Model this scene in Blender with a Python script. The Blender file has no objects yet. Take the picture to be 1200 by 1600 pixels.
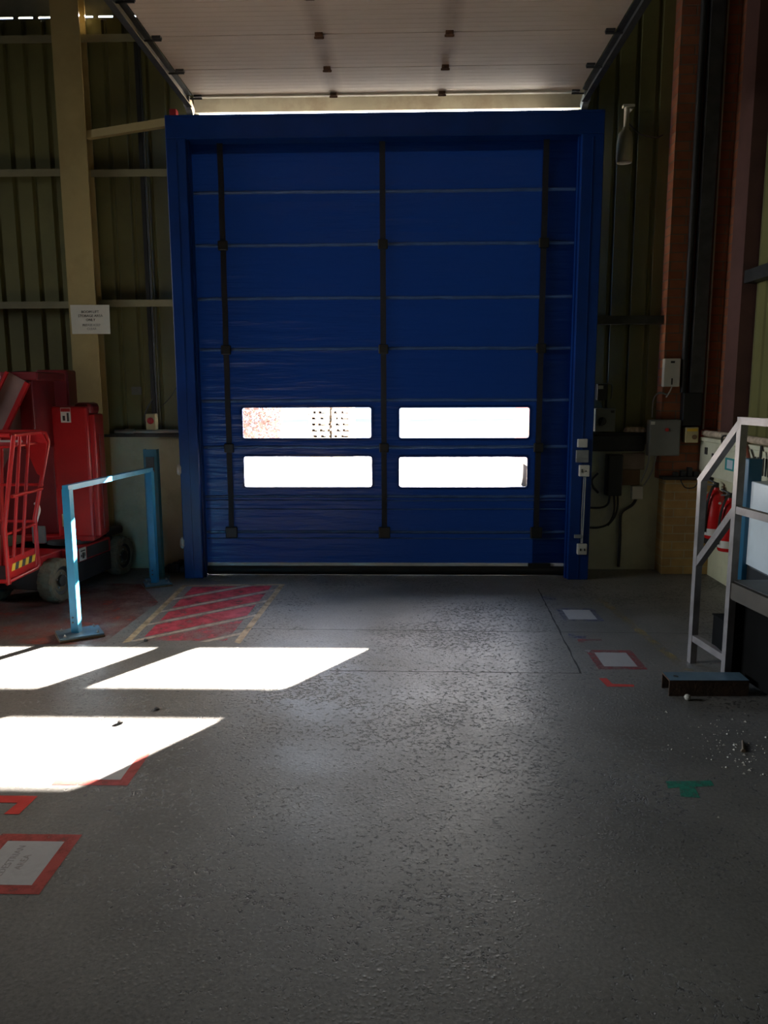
import bpy, bmesh, math, random
from mathutils import Vector, Matrix
random.seed(7)
PI = math.pi
SC = bpy.context.scene
COL = SC.collection

# ---------------------------------------------------------------- materials
def new_mat(name):
    m = bpy.data.materials.new(name); m.use_nodes = True
    nt = m.node_tree
    return m, nt, nt.nodes['Principled BSDF'], nt.nodes['Material Output']

def mat(name, col, rough=.5, metal=0., var=.12, vscale=6., bump=0., bscale=40., stretch=(1, 1, 1), dirt=None, dscale=3., damt=.5, spec=.5):
    """painted / plain surface: base colour with noise variation, optional dirt blotches and bump"""
    m, nt, b, out = new_mat(name)
    N = nt.nodes; L = nt.links
    tc = N.new('ShaderNodeTexCoord'); mp = N.new('ShaderNodeMapping'); mp.inputs['Scale'].default_value = stretch
    L.new(tc.outputs['Object'], mp.inputs['Vector'])
    n = N.new('ShaderNodeTexNoise'); n.inputs['Scale'].default_value = vscale; n.inputs['Detail'].default_value = 6
    L.new(mp.outputs['Vector'], n.inputs['Vector'])
    r = N.new('ShaderNodeValToRGB')
    c = Vector(col)
    r.color_ramp.elements[0].position = .3; r.color_ramp.elements[1].position = .7
    r.color_ramp.elements[0].color = (*[max(0, x * (1 - var)) for x in c], 1)
    r.color_ramp.elements[1].color = (*[min(1, x * (1 + var)) for x in c], 1)
    L.new(n.outputs['Fac'], r.inputs['Fac'])
    cur = r.outputs['Color']
    if dirt:
        n2 = N.new('ShaderNodeTexNoise'); n2.inputs['Scale'].default_value = dscale; n2.inputs['Detail'].default_value = 8
        n2.inputs['Roughness'].default_value = .65
        L.new(mp.outputs['Vector'], n2.inputs['Vector'])
        r2 = N.new('ShaderNodeValToRGB')
        r2.color_ramp.elements[0].position = .48; r2.color_ramp.elements[1].position = .72
        r2.color_ramp.elements[1].color = (damt, damt, damt, 1)
        L.new(n2.outputs['Fac'], r2.inputs['Fac'])
        mx = N.new('ShaderNodeMix'); mx.data_type = 'RGBA'
        L.new(r2.outputs['Color'], mx.inputs[0]); L.new(cur, mx.inputs[6]); mx.inputs[7].default_value = (*dirt, 1)
        cur = mx.outputs[2]
    L.new(cur, b.inputs['Base Color'])
    b.inputs['Roughness'].default_value = rough; b.inputs['Metallic'].default_value = metal
    b.inputs['Specular IOR Level'].default_value = spec
    if bump:
        n3 = N.new('ShaderNodeTexNoise'); n3.inputs['Scale'].default_value = bscale; n3.inputs['Detail'].default_value = 5
        L.new(mp.outputs['Vector'], n3.inputs['Vector'])
        bp = N.new('ShaderNodeBump'); bp.inputs['Strength'].default_value = bump; bp.inputs['Distance'].default_value = .01
        L.new(n3.outputs['Fac'], bp.inputs['Height']); L.new(bp.outputs['Normal'], b.inputs['Normal'])
    return m

def stain_bands(m, xs):
    """rusty drip stains running down the panels below the hinge lines"""
    nt = m.node_tree; N = nt.nodes; L = nt.links; b = N['Principled BSDF']
    src = b.inputs['Base Color'].links[0].from_socket
    tc = N.new('ShaderNodeTexCoord'); sep = N.new('ShaderNodeSeparateXYZ'); L.new(tc.outputs['Object'], sep.inputs[0])
    n = N.new('ShaderNodeTexNoise'); n.inputs['Scale'].default_value = 5; n.inputs['Detail'].default_value = 7; L.new(tc.outputs['Object'], n.inputs['Vector'])
    for x in xs:
        a = N.new('ShaderNodeMath'); a.operation = 'SUBTRACT'; a.inputs[1].default_value = x; L.new(sep.outputs['X'], a.inputs[0])
        c = N.new('ShaderNodeMath'); c.operation = 'ABSOLUTE'; L.new(a.outputs[0], c.inputs[0])
        r = N.new('ShaderNodeMapRange'); r.inputs[1].default_value = .09; r.inputs[2].default_value = .02; r.inputs[3].default_value = 0; r.inputs[4].default_value = .75; L.new(c.outputs[0], r.inputs[0])
        k = N.new('ShaderNodeMath'); k.operation = 'MULTIPLY'; L.new(r.outputs[0], k.inputs[0]); L.new(n.outputs['Fac'], k.inputs[1])
        mx = N.new('ShaderNodeMix'); mx.data_type = 'RGBA'; L.new(k.outputs[0], mx.inputs[0]); L.new(src, mx.inputs[6]); mx.inputs[7].default_value = (.15, .09, .06, 1); src = mx.outputs[2]
    L.new(src, b.inputs['Base Color'])

def worn_paint(name, col, rough=.6, keep=.5, scale=14.):
    """floor paint / tape that has worn away in patches (transparent where worn)"""
    m, nt, b, out = new_mat(name)
    N = nt.nodes; L = nt.links
    tc = N.new('ShaderNodeTexCoord')
    n = N.new('ShaderNodeTexNoise'); n.inputs['Scale'].default_value = scale; n.inputs['Detail'].default_value = 9
    n.inputs['Roughness'].default_value = .7
    L.new(tc.outputs['Object'], n.inputs['Vector'])
    r = N.new('ShaderNodeValToRGB')
    r.color_ramp.elements[0].position = .5 - .18 - (keep - .5) * .5; r.color_ramp.elements[1].position = .5 + .18 - (keep - .5) * .5
    r.color_ramp.elements[1].color = (.95, .95, .95, 1)
    L.new(n.outputs['Fac'], r.inputs['Fac'])
    b.inputs['Base Color'].default_value = (*col, 1); b.inputs['Roughness'].default_value = rough
    t = N.new('ShaderNodeBsdfTransparent'); mx = N.new('ShaderNodeMixShader')
    L.new(r.outputs['Color'], mx.inputs[0]); L.new(t.outputs[0], mx.inputs[1]); L.new(b.outputs[0], mx.inputs[2])
    L.new(mx.outputs[0], out.inputs['Surface'])
    return m

def brick_mat(name, c1, c2, mortar, scale=1.):
    m, nt, b, out = new_mat(name)
    N = nt.nodes; L = nt.links
    geo = N.new('ShaderNodeTexCoord'); sep = N.new('ShaderNodeSeparateXYZ'); L.new(geo.outputs['Object'], sep.inputs[0])
    add = N.new('ShaderNodeMath'); add.operation = 'ADD'; L.new(sep.outputs['X'], add.inputs[0]); L.new(sep.outputs['Y'], add.inputs[1])
    cmb = N.new('ShaderNodeCombineXYZ'); L.new(add.outputs[0], cmb.inputs['X']); L.new(sep.outputs['Z'], cmb.inputs['Y'])
    br = N.new('ShaderNodeTexBrick'); br.inputs['Scale'].default_value = 1.
    br.inputs['Brick Width'].default_value = .225; br.inputs['Row Height'].default_value = .075
    br.inputs['Mortar Size'].default_value = .006; br.inputs['Mortar Smooth'].default_value = .3
    br.inputs['Color1'].default_value = (*c1, 1); br.inputs['Color2'].default_value = (*c2, 1); br.inputs['Mortar'].default_value = (*mortar, 1)
    L.new(cmb.outputs[0], br.inputs['Vector'])
    n = N.new('ShaderNodeTexNoise'); n.inputs['Scale'].default_value = 9; n.inputs['Detail'].default_value = 8; L.new(geo.outputs['Object'], n.inputs['Vector'])
    r = N.new('ShaderNodeValToRGB'); r.color_ramp.elements[0].color = (.55, .55, .55, 1); r.color_ramp.elements[1].color = (1.15, 1.15, 1.15, 1)
    L.new(n.outputs['Fac'], r.inputs['Fac'])
    mx = N.new('ShaderNodeMix'); mx.data_type = 'RGBA'; mx.blend_type = 'MULTIPLY'; mx.inputs[0].default_value = 1
    L.new(br.outputs['Color'], mx.inputs[6]); L.new(r.outputs['Color'], mx.inputs[7]); L.new(mx.outputs[2], b.inputs['Base Color'])
    b.inputs['Roughness'].default_value = .85
    bp = N.new('ShaderNodeBump'); bp.inputs['Strength'].default_value = .5; bp.inputs['Distance'].default_value = .006; bp.invert = True
    L.new(br.outputs['Fac'], bp.inputs['Height']); L.new(bp.outputs['Normal'], b.inputs['Normal'])
    return m

def floor_mat():
    m, nt, b, out = new_mat('worn_concrete')
    N = nt.nodes; L = nt.links
    tc = N.new('ShaderNodeTexCoord')
    def noise(s, d=6, ro=.55):
        n = N.new('ShaderNodeTexNoise'); n.inputs['Scale'].default_value = s; n.inputs['Detail'].default_value = d
        n.inputs['Roughness'].default_value = ro; L.new(tc.outputs['Object'], n.inputs['Vector']); return n
    def ramp(src, p0, p1, c0, c1):
        r = N.new('ShaderNodeValToRGB'); r.color_ramp.elements[0].position = p0; r.color_ramp.elements[1].position = p1
        r.color_ramp.elements[0].color = (*c0, 1); r.color_ramp.elements[1].color = (*c1, 1); L.new(src, r.inputs['Fac']); return r.outputs['Color']
    def mix(fac, a, c, mode='MIX'):
        x = N.new('ShaderNodeMix'); x.data_type = 'RGBA'; x.blend_type = mode
        if isinstance(fac, float): x.inputs[0].default_value = fac
        else: L.new(fac, x.inputs[0])
        L.new(a, x.inputs[6])
        if isinstance(c, tuple): x.inputs[7].default_value = (*c, 1)
        else: L.new(c, x.inputs[7])
        return x.outputs[2]
    base = ramp(noise(1.3, 8, .6).outputs['Fac'], .3, .72, FLOOR_A, FLOOR_B)
    fine = ramp(noise(70, 5, .7).outputs['Fac'], .25, .75, (.55, .55, .55), (1.3, 1.3, 1.3))
    c = mix(1., base, fine, 'MULTIPLY')
    # exposed aggregate: patches where the skin has worn off, cracked by dark gaps between stones
    patch_n = noise(1.05, 7, .68)
    vor = N.new('ShaderNodeTexVoronoi'); vor.feature = 'DISTANCE_TO_EDGE'; vor.inputs['Scale'].default_value = 85
    wob = N.new('ShaderNodeVectorMath'); wob.operation = 'ADD'
    wn = noise(14, 4); sc_ = N.new('ShaderNodeVectorMath'); sc_.operation = 'SCALE'; sc_.inputs['Scale'].default_value = .016
    L.new(wn.outputs['Color'], sc_.inputs[0]); L.new(tc.outputs['Object'], wob.inputs[0]); L.new(sc_.outputs[0], wob.inputs[1])
    L.new(wob.outputs[0], vor.inputs['Vector'])
    fl = N.new('ShaderNodeTexNoise'); fl.inputs['Scale'].default_value = 44; fl.inputs['Detail'].default_value = 5; fl.inputs['Roughness'].default_value = .72
    L.new(wob.outputs[0], fl.inputs['Vector'])
    fl2 = N.new('ShaderNodeMath'); fl2.operation = 'MULTIPLY_ADD'; fl2.inputs[1].default_value = .62; L.new(patch_n.outputs['Fac'], fl2.inputs[0]); L.new(fl.outputs['Fac'], fl2.inputs[2])
    gaps = ramp(fl2.outputs[0], .875, .95, (0, 0, 0), (1, 1, 1))
    cell = ramp(vor.outputs['Distance'], .0, .3, (1, 1, 1), (.25, .25, .25))
    pits = mix(1., gaps, cell, 'MULTIPLY')
    c = mix(pits, c, (.018, .017, .015))
    # oil / damp stains
    st = ramp(noise(.55, 7, .62).outputs['Fac'], .52, .68, (0, 0, 0), (.55, .55, .55))
    c = mix(st, c, (.055, .053, .045))
    # scattered single pits
    pv = N.new('ShaderNodeTexVoronoi'); pv.inputs['Scale'].default_value = 10; pv.inputs['Randomness'].default_value = 1
    L.new(wob.outputs[0], pv.inputs['Vector'])
    sp = ramp(pv.outputs['Distance'], .06, .12, (1, 1, 1), (0, 0, 0))
    sm = ramp(noise(3.1, 3).outputs['Fac'], .55, .62, (0, 0, 0), (1, 1, 1))
    spits = mix(1., sp, sm, 'MULTIPLY')
    c = mix(spits, c, (.02, .02, .018))
    L.new(c, b.inputs['Base Color'])
    b.inputs['Roughness'].default_value = .42
    rr = ramp(noise(2.3, 6, .6).outputs['Fac'], .3, .7, (FLOOR_R0,) * 3, (FLOOR_R1,) * 3); L.new(rr, b.inputs['Roughness'])
    b.inputs['Specular IOR Level'].default_value = .4
    # bump: pebbly skin + gaps
    pb = N.new('ShaderNodeTexVoronoi'); pb.feature = 'SMOOTH_F1'; pb.inputs['Scale'].default_value = 75; pb.inputs['Smoothness'].default_value = .6
    L.new(wob.outputs[0], pb.inputs['Vector'])
    def mth(op, a, b_=None, c_=None):
        k = N.new('ShaderNodeMath'); k.operation = op
        for q, v in enumerate((a, b_, c_)):
            if v is None: continue
            if isinstance(v, (int, float)): k.inputs[q].default_value = v
            else: L.new(v, k.inputs[q])
        return k.outputs[0]
    rough_zone = ramp(noise(.9, 6, .65).outputs['Fac'], .40, .62, (.12, .12, .12), (1, 1, 1))   # pebbly where the skin is worn, smooth elsewhere
    peb = mth('MULTIPLY', mth('POWER', mth('SUBTRACT', 1., pb.outputs['Distance']), 3.), .9)
    peb = mth('MULTIPLY', mth('MULTIPLY', peb, rough_zone), ramp(noise(34, 4, .6).outputs['Fac'], .40, .60, (.1, .1, .1), (1, 1, 1)))
    h = mth('MULTIPLY_ADD', noise(95, 5, .7).outputs['Fac'], .22, peb)
    h = mth('MULTIPLY_ADD', pits, -1.1, h)
    h4o = mth('MULTIPLY_ADD', spits, -1., h)
    bp = N.new('ShaderNodeBump'); bp.inputs['Strength'].default_value = FLOOR_BUMP; bp.inputs['Distance'].default_value = .004
    L.new(h4o, bp.inputs['Height']); L.new(bp.outputs['Normal'], b.inputs['Normal'])
    return m

def pane_mat():
    """thin clear PVC sheet: passes light straight through, mirrors a little by Fresnel"""
    m, nt, b, out = new_mat('clear_pvc_sheet')
    N = nt.nodes; L = nt.links
    N.remove(b)
    t = N.new('ShaderNodeBsdfTransparent'); t.inputs[0].default_value = (.93, .92, .93, 1)
    g = N.new('ShaderNodeBsdfGlossy'); g.inputs['Roughness'].default_value = .08
    f = N.new('ShaderNodeFresnel'); f.inputs['IOR'].default_value = 1.25
    mx = N.new('ShaderNodeMixShader'); L.new(f.outputs[0], mx.inputs[0]); L.new(t.outputs[0], mx.inputs[1]); L.new(g.outputs[0], mx.inputs[2])
    L.new(mx.outputs[0], out.inputs['Surface'])
    return m

def curtain_mat():
    """blue vinyl door curtain with creases; thick fabric that lets a trace of daylight through"""
    m, nt, b, out = new_mat('blue_vinyl_curtain')
    N = nt.nodes; L = nt.links
    tc = N.new('ShaderNodeTexCoord'); mp = N.new('ShaderNodeMapping'); mp.inputs['Scale'].default_value = (.8, 1, 9)
    L.new(tc.outputs['Object'], mp.inputs['Vector'])
    n = N.new('ShaderNodeTexNoise'); n.inputs['Scale'].default_value = 1.4; n.inputs['Detail'].default_value = 5; L.new(mp.outputs[0], n.inputs['Vector'])
    n2 = N.new('ShaderNodeTexNoise'); n2.inputs['Scale'].default_value = .9; n2.inputs['Detail'].default_value = 3; L.new(tc.outputs['Object'], n2.inputs['Vector'])
    r = N.new('ShaderNodeValToRGB'); r.color_ramp.elements[0].color = (.0012, .017, .115, 1); r.color_ramp.elements[1].color = (.002, .027, .16, 1)
    L.new(n2.outputs['Fac'], r.inputs['Fac']); L.new(r.outputs[0], b.inputs['Base Color'])
    b.inputs['Roughness'].default_value = .30; b.inputs['Specular IOR Level'].default_value = .35
    bp = N.new('ShaderNodeBump'); bp.inputs['Strength'].default_value = .7; bp.inputs['Distance'].default_value = .03
    L.new(n.outputs['Fac'], bp.inputs['Height']); L.new(bp.outputs['Normal'], b.inputs['Normal'])
    tl = N.new('ShaderNodeBsdfTranslucent'); tl.inputs[0].default_value = (.02, .10, .5, 1)
    mx = N.new('ShaderNodeMixShader'); mx.inputs[0].default_value = CURTAIN_T
    L.new(b.outputs[0], mx.inputs[1]); L.new(tl.outputs[0], mx.inputs[2]); L.new(mx.outputs[0], out.inputs['Surface'])
    return m

def emit_mat(name, col, s):
    m, nt, b, out = new_mat(name)
    b.inputs['Emission Color'].default_value = (*col, 1); b.inputs['Emission Strength'].default_value = s
    b.inputs['Base Color'].default_value = (.8, .8, .8, 1)
    return m

# look controls
FLOOR_A, FLOOR_B = (.115, .11, .10), (.20, .19, .174)
FLOOR_R0, FLOOR_R1 = .38, .56
FLOOR_BUMP = .75
CURTAIN_T = .0007
SUN_E = 280.
SKY_E = 2.0

M = {}
M['floor'] = floor_mat()
M['curtain'] = curtain_mat()
M['pane'] = pane_mat()
M['seam'] = mat('seam_highlight_blue', (.06, .12, .28), .3, 0, .2, 8)  # paler than the curtain: light caught along the seams is put into the colour
M['blue_frame'] = mat('blue_painted_steel', (.002, .028, .16), .38, 0, .15, 4, .05, 60, spec=.35)
M['matt_black'] = mat('matt_black_step_shade', (.005, .005, .005), .95, 0, .2, spec=.1)  # colour of the step, also paints the shade under the deck
M['black'] = mat('black_plastic', (.012, .012, .012), .5, 0, .2)
M['strap'] = mat('black_webbing', (.010, .010, .014), .7, 0, .3, 60)
M['rubber'] = mat('black_rubber', (.014, .013, .012), .6, 0, .3, 20, .2, 60)
M['alu'] = mat('aluminium_strip', (.82, .81, .76), .3, 0., .15, 8, .1, 40, (1, 4, 4))
M['galv'] = mat('galvanised_steel', (.34, .35, .35), .5, .7, .2, 12, .1, 50, dirt=(.10, .08, .06), damt=.5)
M['dark_steel'] = mat('dark_steel', (.07, .07, .068), .5, .6, .25, 10, .1, 40)
M['rail_steel'] = mat('grey_painted_steel', (.26, .24, .24), .42, .3, .18, 9, .06, 50, dirt=(.13, .11, .10), dscale=5, damt=.6)
M['rust'] = mat('rusty_steel', (.075, .042, .024), .75, .2, .4, 14, .4, 60, dirt=(.035, .028, .022), damt=.8)
M['rusty_hinge'] = mat('rusty_hinge', (.10, .045, .02), .8, .1, .4, 40, .3, 80)
M['clad'] = mat('green_cream_cladding', (.15, .14, .048), .5, 0, .12, 2, .05, 30, dirt=(.085, .08, .032), dscale=1.6, damt=.6)
M['cream_steel'] = mat('cream_painted_column', (.38, .285, .115), .5, 0, .1, 3, .06, 40, dirt=(.25, .17, .055), dscale=2.2, damt=.6)
M['rail_cream'] = mat('dull_cream_rail', (.21, .185, .10), .5, 0, .12)
M['lowwall'] = mat('cream_green_masonry', (.56, .55, .37), .7, 0, .12, 3, .25, 25, dirt=(.27, .25, .14), dscale=2.4, damt=.6)
M['panel_white'] = mat('off_white_door_panel', (.66, .53, .41), .5, 0, .06, 3, .05, 30, (.4, 1, 1), dirt=(.46, .35, .25), dscale=1.2, damt=.5)
stain_bands(M['panel_white'], (-.413, .451))
M['lintel'] = mat('cream_lintel', (.62, .58, .46), .6, 0, .1, 5, .1, 30, dirt=(.35, .25, .17), dscale=4, damt=.6)
M['brick'] = brick_mat('red_brick', (.36, .12, .05), (.29, .09, .042), (.2, .13, .085))
M['buff'] = brick_mat('buff_brick', (.46, .28, .09), (.38, .22, .075), (.42, .33, .17))
M['brown_steel'] = mat('dark_brown_steel', (.085, .036, .028), .6, 0, .2)
M['roof'] = mat('dark_roof_sheet', (.10, .10, .085), .7, 0, .2)
M['shed'] = mat('grey_green_sheet', (.20, .20, .16), .7, 0, .2)
M['bounce_dark'] = mat('dark_bounce_plate', (.055, .05, .042), .8, 0, .2)  # tone of the added bounce plate on the header
M['dark_channel'] = mat('dark_brown_grey_steel', (.085, .074, .062), .5, .3, .2)
M['lamp_grey'] = mat('pale_grey_lamp_shell', (.50, .46, .36), .5, 0, .1)
M['joint'] = mat('dark_joint', (.014, .013, .012), .85, 0, .4, 60)
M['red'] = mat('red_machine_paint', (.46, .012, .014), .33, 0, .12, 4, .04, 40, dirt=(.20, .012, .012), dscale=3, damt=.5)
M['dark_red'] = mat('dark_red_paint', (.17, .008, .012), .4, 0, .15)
M['boom_grey'] = mat('dusty_grey_red_plate', (.27, .175, .15), .5, .1, .2, 6, .05, 50)
M['tyre'] = mat('dusty_tyre', (.15, .115, .07), .8, 0, .25, 20, .4, 60)
M['hub'] = mat('dark_wheel_hub', (.03, .028, .026), .6, .2, .2)
M['chassis'] = mat('black_chassis', (.022, .02, .02), .6, .2, .3)
M['sticker'] = mat('white_sticker', (.66, .64, .58), .5, 0, .06)
M['ink'] = mat('black_ink', (.03, .028, .026), .6, 0, .2)
M['fade_ink'] = mat('faded_ink', (.22, .20, .19), .7, 0, .3, 60)
M['yellow'] = mat('yellow_paint', (.72, .45, .03), .5, 0, .12)
M['barrier'] = mat('light_blue_paint', (.02, .22, .43), .32, .1, .12, 6, .05, 40, dirt=(.03, .13, .22), dscale=5, damt=.5)
M['post_blue'] = mat('teal_blue_paint', (.03, .17, .26), .5, 0, .15, dirt=(.16, .14, .11), dscale=6, damt=.5)
M['wood'] = mat('grimy_timber', (.16, .10, .055), .75, 0, .25, 12, .2, 40, (1, 6, 6))
M['plate'] = mat('blue_grey_plate', (.10, .17, .22), .5, .3, .2, 10, .1, 50)
M['paper'] = mat('grubby_paper', (.34, .33, .33), .55, 0, .08, 8, .05, 40, dirt=(.24, .23, .225), dscale=9, damt=.6)
M['board'] = mat('notice_board_white', (.60, .56, .46), .55, 0, .06, 6)
M['tape_red'] = mat('red_floor_tape', (.50, .045, .035), .45, 0, .15, 20)
M['tape_red_worn'] = worn_paint('worn_red_tape', (.30, .05, .055), .5, .5, 16)
M['tape_red_dull'] = worn_paint('dulled_red_tape', (.34, .055, .045), .5, .8, 12)
M['tape_blue'] = worn_paint('worn_blue_tape', (.03, .06, .24), .5, .3, 16)
M['tape_green'] = worn_paint('worn_green_tape', (.01, .20, .13), .5, .74, 26)
M['hatch_red'] = worn_paint('worn_red_floor_paint', (.47, .035, .06), .5, .72, 7)
M['hatch_red_faint'] = worn_paint('faded_red_floor_paint', (.42, .05, .07), .55, .46, 8)
M['hatch_tan'] = worn_paint('worn_tan_floor_paint', (.42, .35, .28), .55, .8, 12)
M['hatch_yellow'] = worn_paint('worn_yellow_floor_paint', (.42, .31, .18), .55, .74, 10)
M['line_yellow'] = worn_paint('patchy_yellow_line', (.34, .24, .07), .6, .30, 7)
M['red_zone'] = worn_paint('faded_red_floor_paint', (.26, .06, .04), .55, .42, 3.2)
M['grey_box'] = mat('grey_enclosure', (.16, .16, .145), .5, .1, .1, 6)
M['white_plastic'] = mat('off_white_plastic', (.55, .53, .47), .4, 0, .07, 8)
M['beige'] = mat('beige_plastic', (.46, .38, .20), .45, 0, .1)
M['red_plastic'] = mat('red_plastic', (.42, .02, .02), .4, 0, .1)
M['ext_red'] = mat('extinguisher_red', (.48, .012, .012), .25, 0, .08)
M['cream_unit'] = mat('cream_enclosure', (.58, .57, .42), .45, 0, .08, 5, dirt=(.36, .34, .22), dscale=4, damt=.5)
M['teal'] = mat('teal_print', (.03, .26, .27), .5, 0, .1)
M['machine_white'] = mat('pale_blue_white_panel', (.56, .62, .66), .4, .1, .06, 4, .04, 40, dirt=(.38, .43, .46), dscale=3, damt=.5)
M['machine_blue'] = mat('machine_blue', (.008, .075, .14), .4, 0, .12)
M['hose'] = mat('red_brown_hose', (.16, .04, .02), .55, 0, .2)
M['ply'] = mat('brown_board', (.15, .085, .04), .75, 0, .25, 8, .1, 40)
M['plaster'] = mat('pinkish_bare_plaster', (.27, .2, .155), .85, 0, .2, 10, .3, 40)
M['rag'] = mat('dirty_rag', (.42, .33, .24), .85, 0, .35, 25, .4, 60)
M['chip'] = mat('pale_chips', (.52, .50, .44), .7, 0, .25, 50)
M['screw'] = mat('rusty_pin', (.25, .19, .13), .5, .5, .3)
M['yard'] = mat('yard_concrete', (.46, .43, .40), .85, 0, .12, .8, .1, 20)
M['hedge'] = mat('brown_leaf', (.20, .125, .10), .75, 0, .4, 30)
M['pallet'] = mat('pale_timber', (.50, .42, .33), .8, 0, .15, 12, .1, 30)
M['far_white'] = mat('far_white_render', (.72, .70, .68), .8, 0, .06)
M['red_truck'] = mat('red_vehicle_paint', (.36, .10, .07), .4, 0, .1)
M['win_dark'] = mat('dark_glass', (.04, .045, .05), .1, 0, .1)
M['amber'] = mat('amber_lens', (.5, .2, .02), .35, 0, .1)

# ---------------------------------------------------------------- mesh builder
class MB:
    def __init__(self): self.v = []; self.f = []; self.smooth = False
    def add(self, vs, fs):
        o = len(self.v); self.v += [Vector(p) for p in vs]; self.f += [tuple(i + o for i in f) for f in fs]; return self
    def box(self, x0, x1, y0, y1, z0, z1, bev=0.):
        if bev <= 0:
            vs = [(x, y, z) for z in (z0, z1) for y in (y0, y1) for x in (x0, x1)]
            return self.add(vs, [(0, 2, 3, 1), (4, 5, 7, 6), (0, 1, 5, 4), (2, 6, 7, 3), (0, 4, 6, 2), (1, 3, 7, 5)])
        bm = bmesh.new(); bmesh.ops.create_cube(bm, size=1)
        for v in bm.verts: v.co = Vector(((x0 + x1) / 2 + v.co.x * (x1 - x0), (y0 + y1) / 2 + v.co.y * (y1 - y0), (z0 + z1) / 2 + v.co.z * (z1 - z0)))
        bmesh.ops.bevel(bm, geom=bm.edges[:], offset=bev, segments=2, affect='EDGES', profile=.5)
        return self.take(bm)
    def take(self, bm):
        bm.verts.index_update(); self.add([v.co.copy() for v in bm.verts], [[v.index for v in f.verts] for f in bm.faces]); bm.free(); return self
    def bar(self, p, q, w, h=None, up=(0, 0, 1), bev=0.):
        """rectangular bar from p to q, w across, h along up"""
        h = h or w; p = Vector(p); q = Vector(q); d = (q - p).normalized(); u = Vector(up)
        s = d.cross(u)
        if s.length < 1e-4: s = d.cross(Vector((0, 1, 0)))
        s.normalize(); u = s.cross(d).normalized()
        vs = []
        for b_ in (p, q):
            for a, c in ((-1, -1), (1, -1), (1, 1), (-1, 1)): vs.append(b_ + s * (a * w / 2) + u * (c * h / 2))
        return self.add(vs, [(0, 1, 2, 3), (7, 6, 5, 4), (0, 4, 5, 1), (1, 5, 6, 2), (2, 6, 7, 3), (3, 7, 4, 0)])
    def tube(self, pts, r, seg=10, smooth_n=0, cap=True):
        P = [Vector(p) for p in pts]
        if smooth_n: P = catmull(P, smooth_n)
        rings = []; n_prev = None
        for i, p in enumerate(P):
            d = (P[min(i + 1, len(P) - 1)] - P[max(i - 1, 0)]).normalized()
            if n_prev is None:
                a = Vector((0, 0, 1)) if abs(d.z) < .9 else Vector((1, 0, 0)); n = d.cross(a).normalized()
            else:
                n = (n_prev - d * n_prev.dot(d))
                n = n.normalized() if n.length > 1e-6 else d.orthogonal().normalized()
            n_prev = n; b_ = d.cross(n)
            rings.append([p + (n * math.cos(2 * PI * k / seg) + b_ * math.sin(2 * PI * k / seg)) * r for k in range(seg)])
        vs = [v for ring in rings for v in ring]; fs = []
        for i in range(len(P) - 1):
            for k in range(seg):
                fs.append((i * seg + k, i * seg + (k + 1) % seg, (i + 1) * seg + (k + 1) % seg, (i + 1) * seg + k))
        if cap: fs += [tuple(range(seg))[::-1], tuple((len(P) - 1) * seg + k for k in range(seg))]
        self.smooth = True
        return self.add(vs, fs)
    def lathe(self, prof, c=(0, 0, 0), axis='Z', seg=28):
        c = Vector(c); vs = []; fs = []
        for r, h in prof:
            for k in range(seg):
                a = 2 * PI * k / seg; x, y = r * math.cos(a), r * math.sin(a)
                vs.append(c + (Vector((x, y, h)) if axis == 'Z' else Vector((h, x, y)) if axis == 'X' else Vector((x, h, y))))
        n = len(prof)
        for i in range(n - 1):
            for k in range(seg): fs.append((i * seg + k, i * seg + (k + 1) % seg, (i + 1) * seg + (k + 1) % seg, (i + 1) * seg + k))
        fs += [tuple(range(seg))[::-1], tuple((n - 1) * seg + k for k in range(seg))]
        self.smooth = True
        return self.add(vs, fs)
    def prism(self, poly, ext):
        """closed polygon of 3D points, extruded by vector ext"""
        n = len(poly); e = Vector(ext); P = [Vector(p) for p in poly]
        return self.add(P + [p + e for p in P], [tuple(range(n))[::-1], tuple(range(n, 2 * n))] + [(i, (i + 1) % n, n + (i + 1) % n, n + i) for i in range(n)])
    def build(self, name, material, parent=None, **props):
        root = parent
        while root is not None and root.parent is not None: root = root.parent
        me = bpy.data.meshes.new(name)
        if root is not None:
            inv = ROOTM[root.name].inverted(); off = None
            vs = [inv @ v for v in self.v]
        else:
            lo = Vector([min(v[i] for v in self.v) for i in range(3)]); hi = Vector([max(v[i] for v in self.v) for i in range(3)])
            off = Vector(((lo.x + hi.x) / 2, (lo.y + hi.y) / 2, lo.z)); vs = [v - off for v in self.v]
        me.from_pydata([tuple(v) for v in vs], [], self.f); me.validate()
        bm = bmesh.new(); bm.from_mesh(me); bmesh.ops.recalc_face_normals(bm, faces=bm.faces[:]); bm.to_mesh(me); bm.free()
        me.materials.append(M[material] if isinstance(material, str) else material)
        if self.smooth:
            try: me.shade_smooth()
            except Exception: pass
            try: me.set_sharp_from_angle(angle=math.radians(38))
            except Exception: pass
        o = bpy.data.objects.new(name, me); COL.objects.link(o)
        if root is not None: o.parent = parent
        else: o.location = off; ROOTM[o.name] = Matrix.Translation(off)
        for k, v in props.items(): o[k] = v
        return o

ROOTM = {}
def catmull(P, n):
    out = []
    for i in range(len(P) - 1):
        p0 = P[max(i - 1, 0)]; p1 = P[i]; p2 = P[i + 1]; p3 = P[min(i + 2, len(P) - 1)]
        for k in range(n):
            t = k / n
            out.append(.5 * ((2 * p1) + (p2 - p0) * t + (2 * p0 - 5 * p1 + 4 * p2 - p3) * t * t + (3 * p1 - p0 - 3 * p2 + p3) * t ** 3))
    out.append(P[-1]); return out

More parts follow.
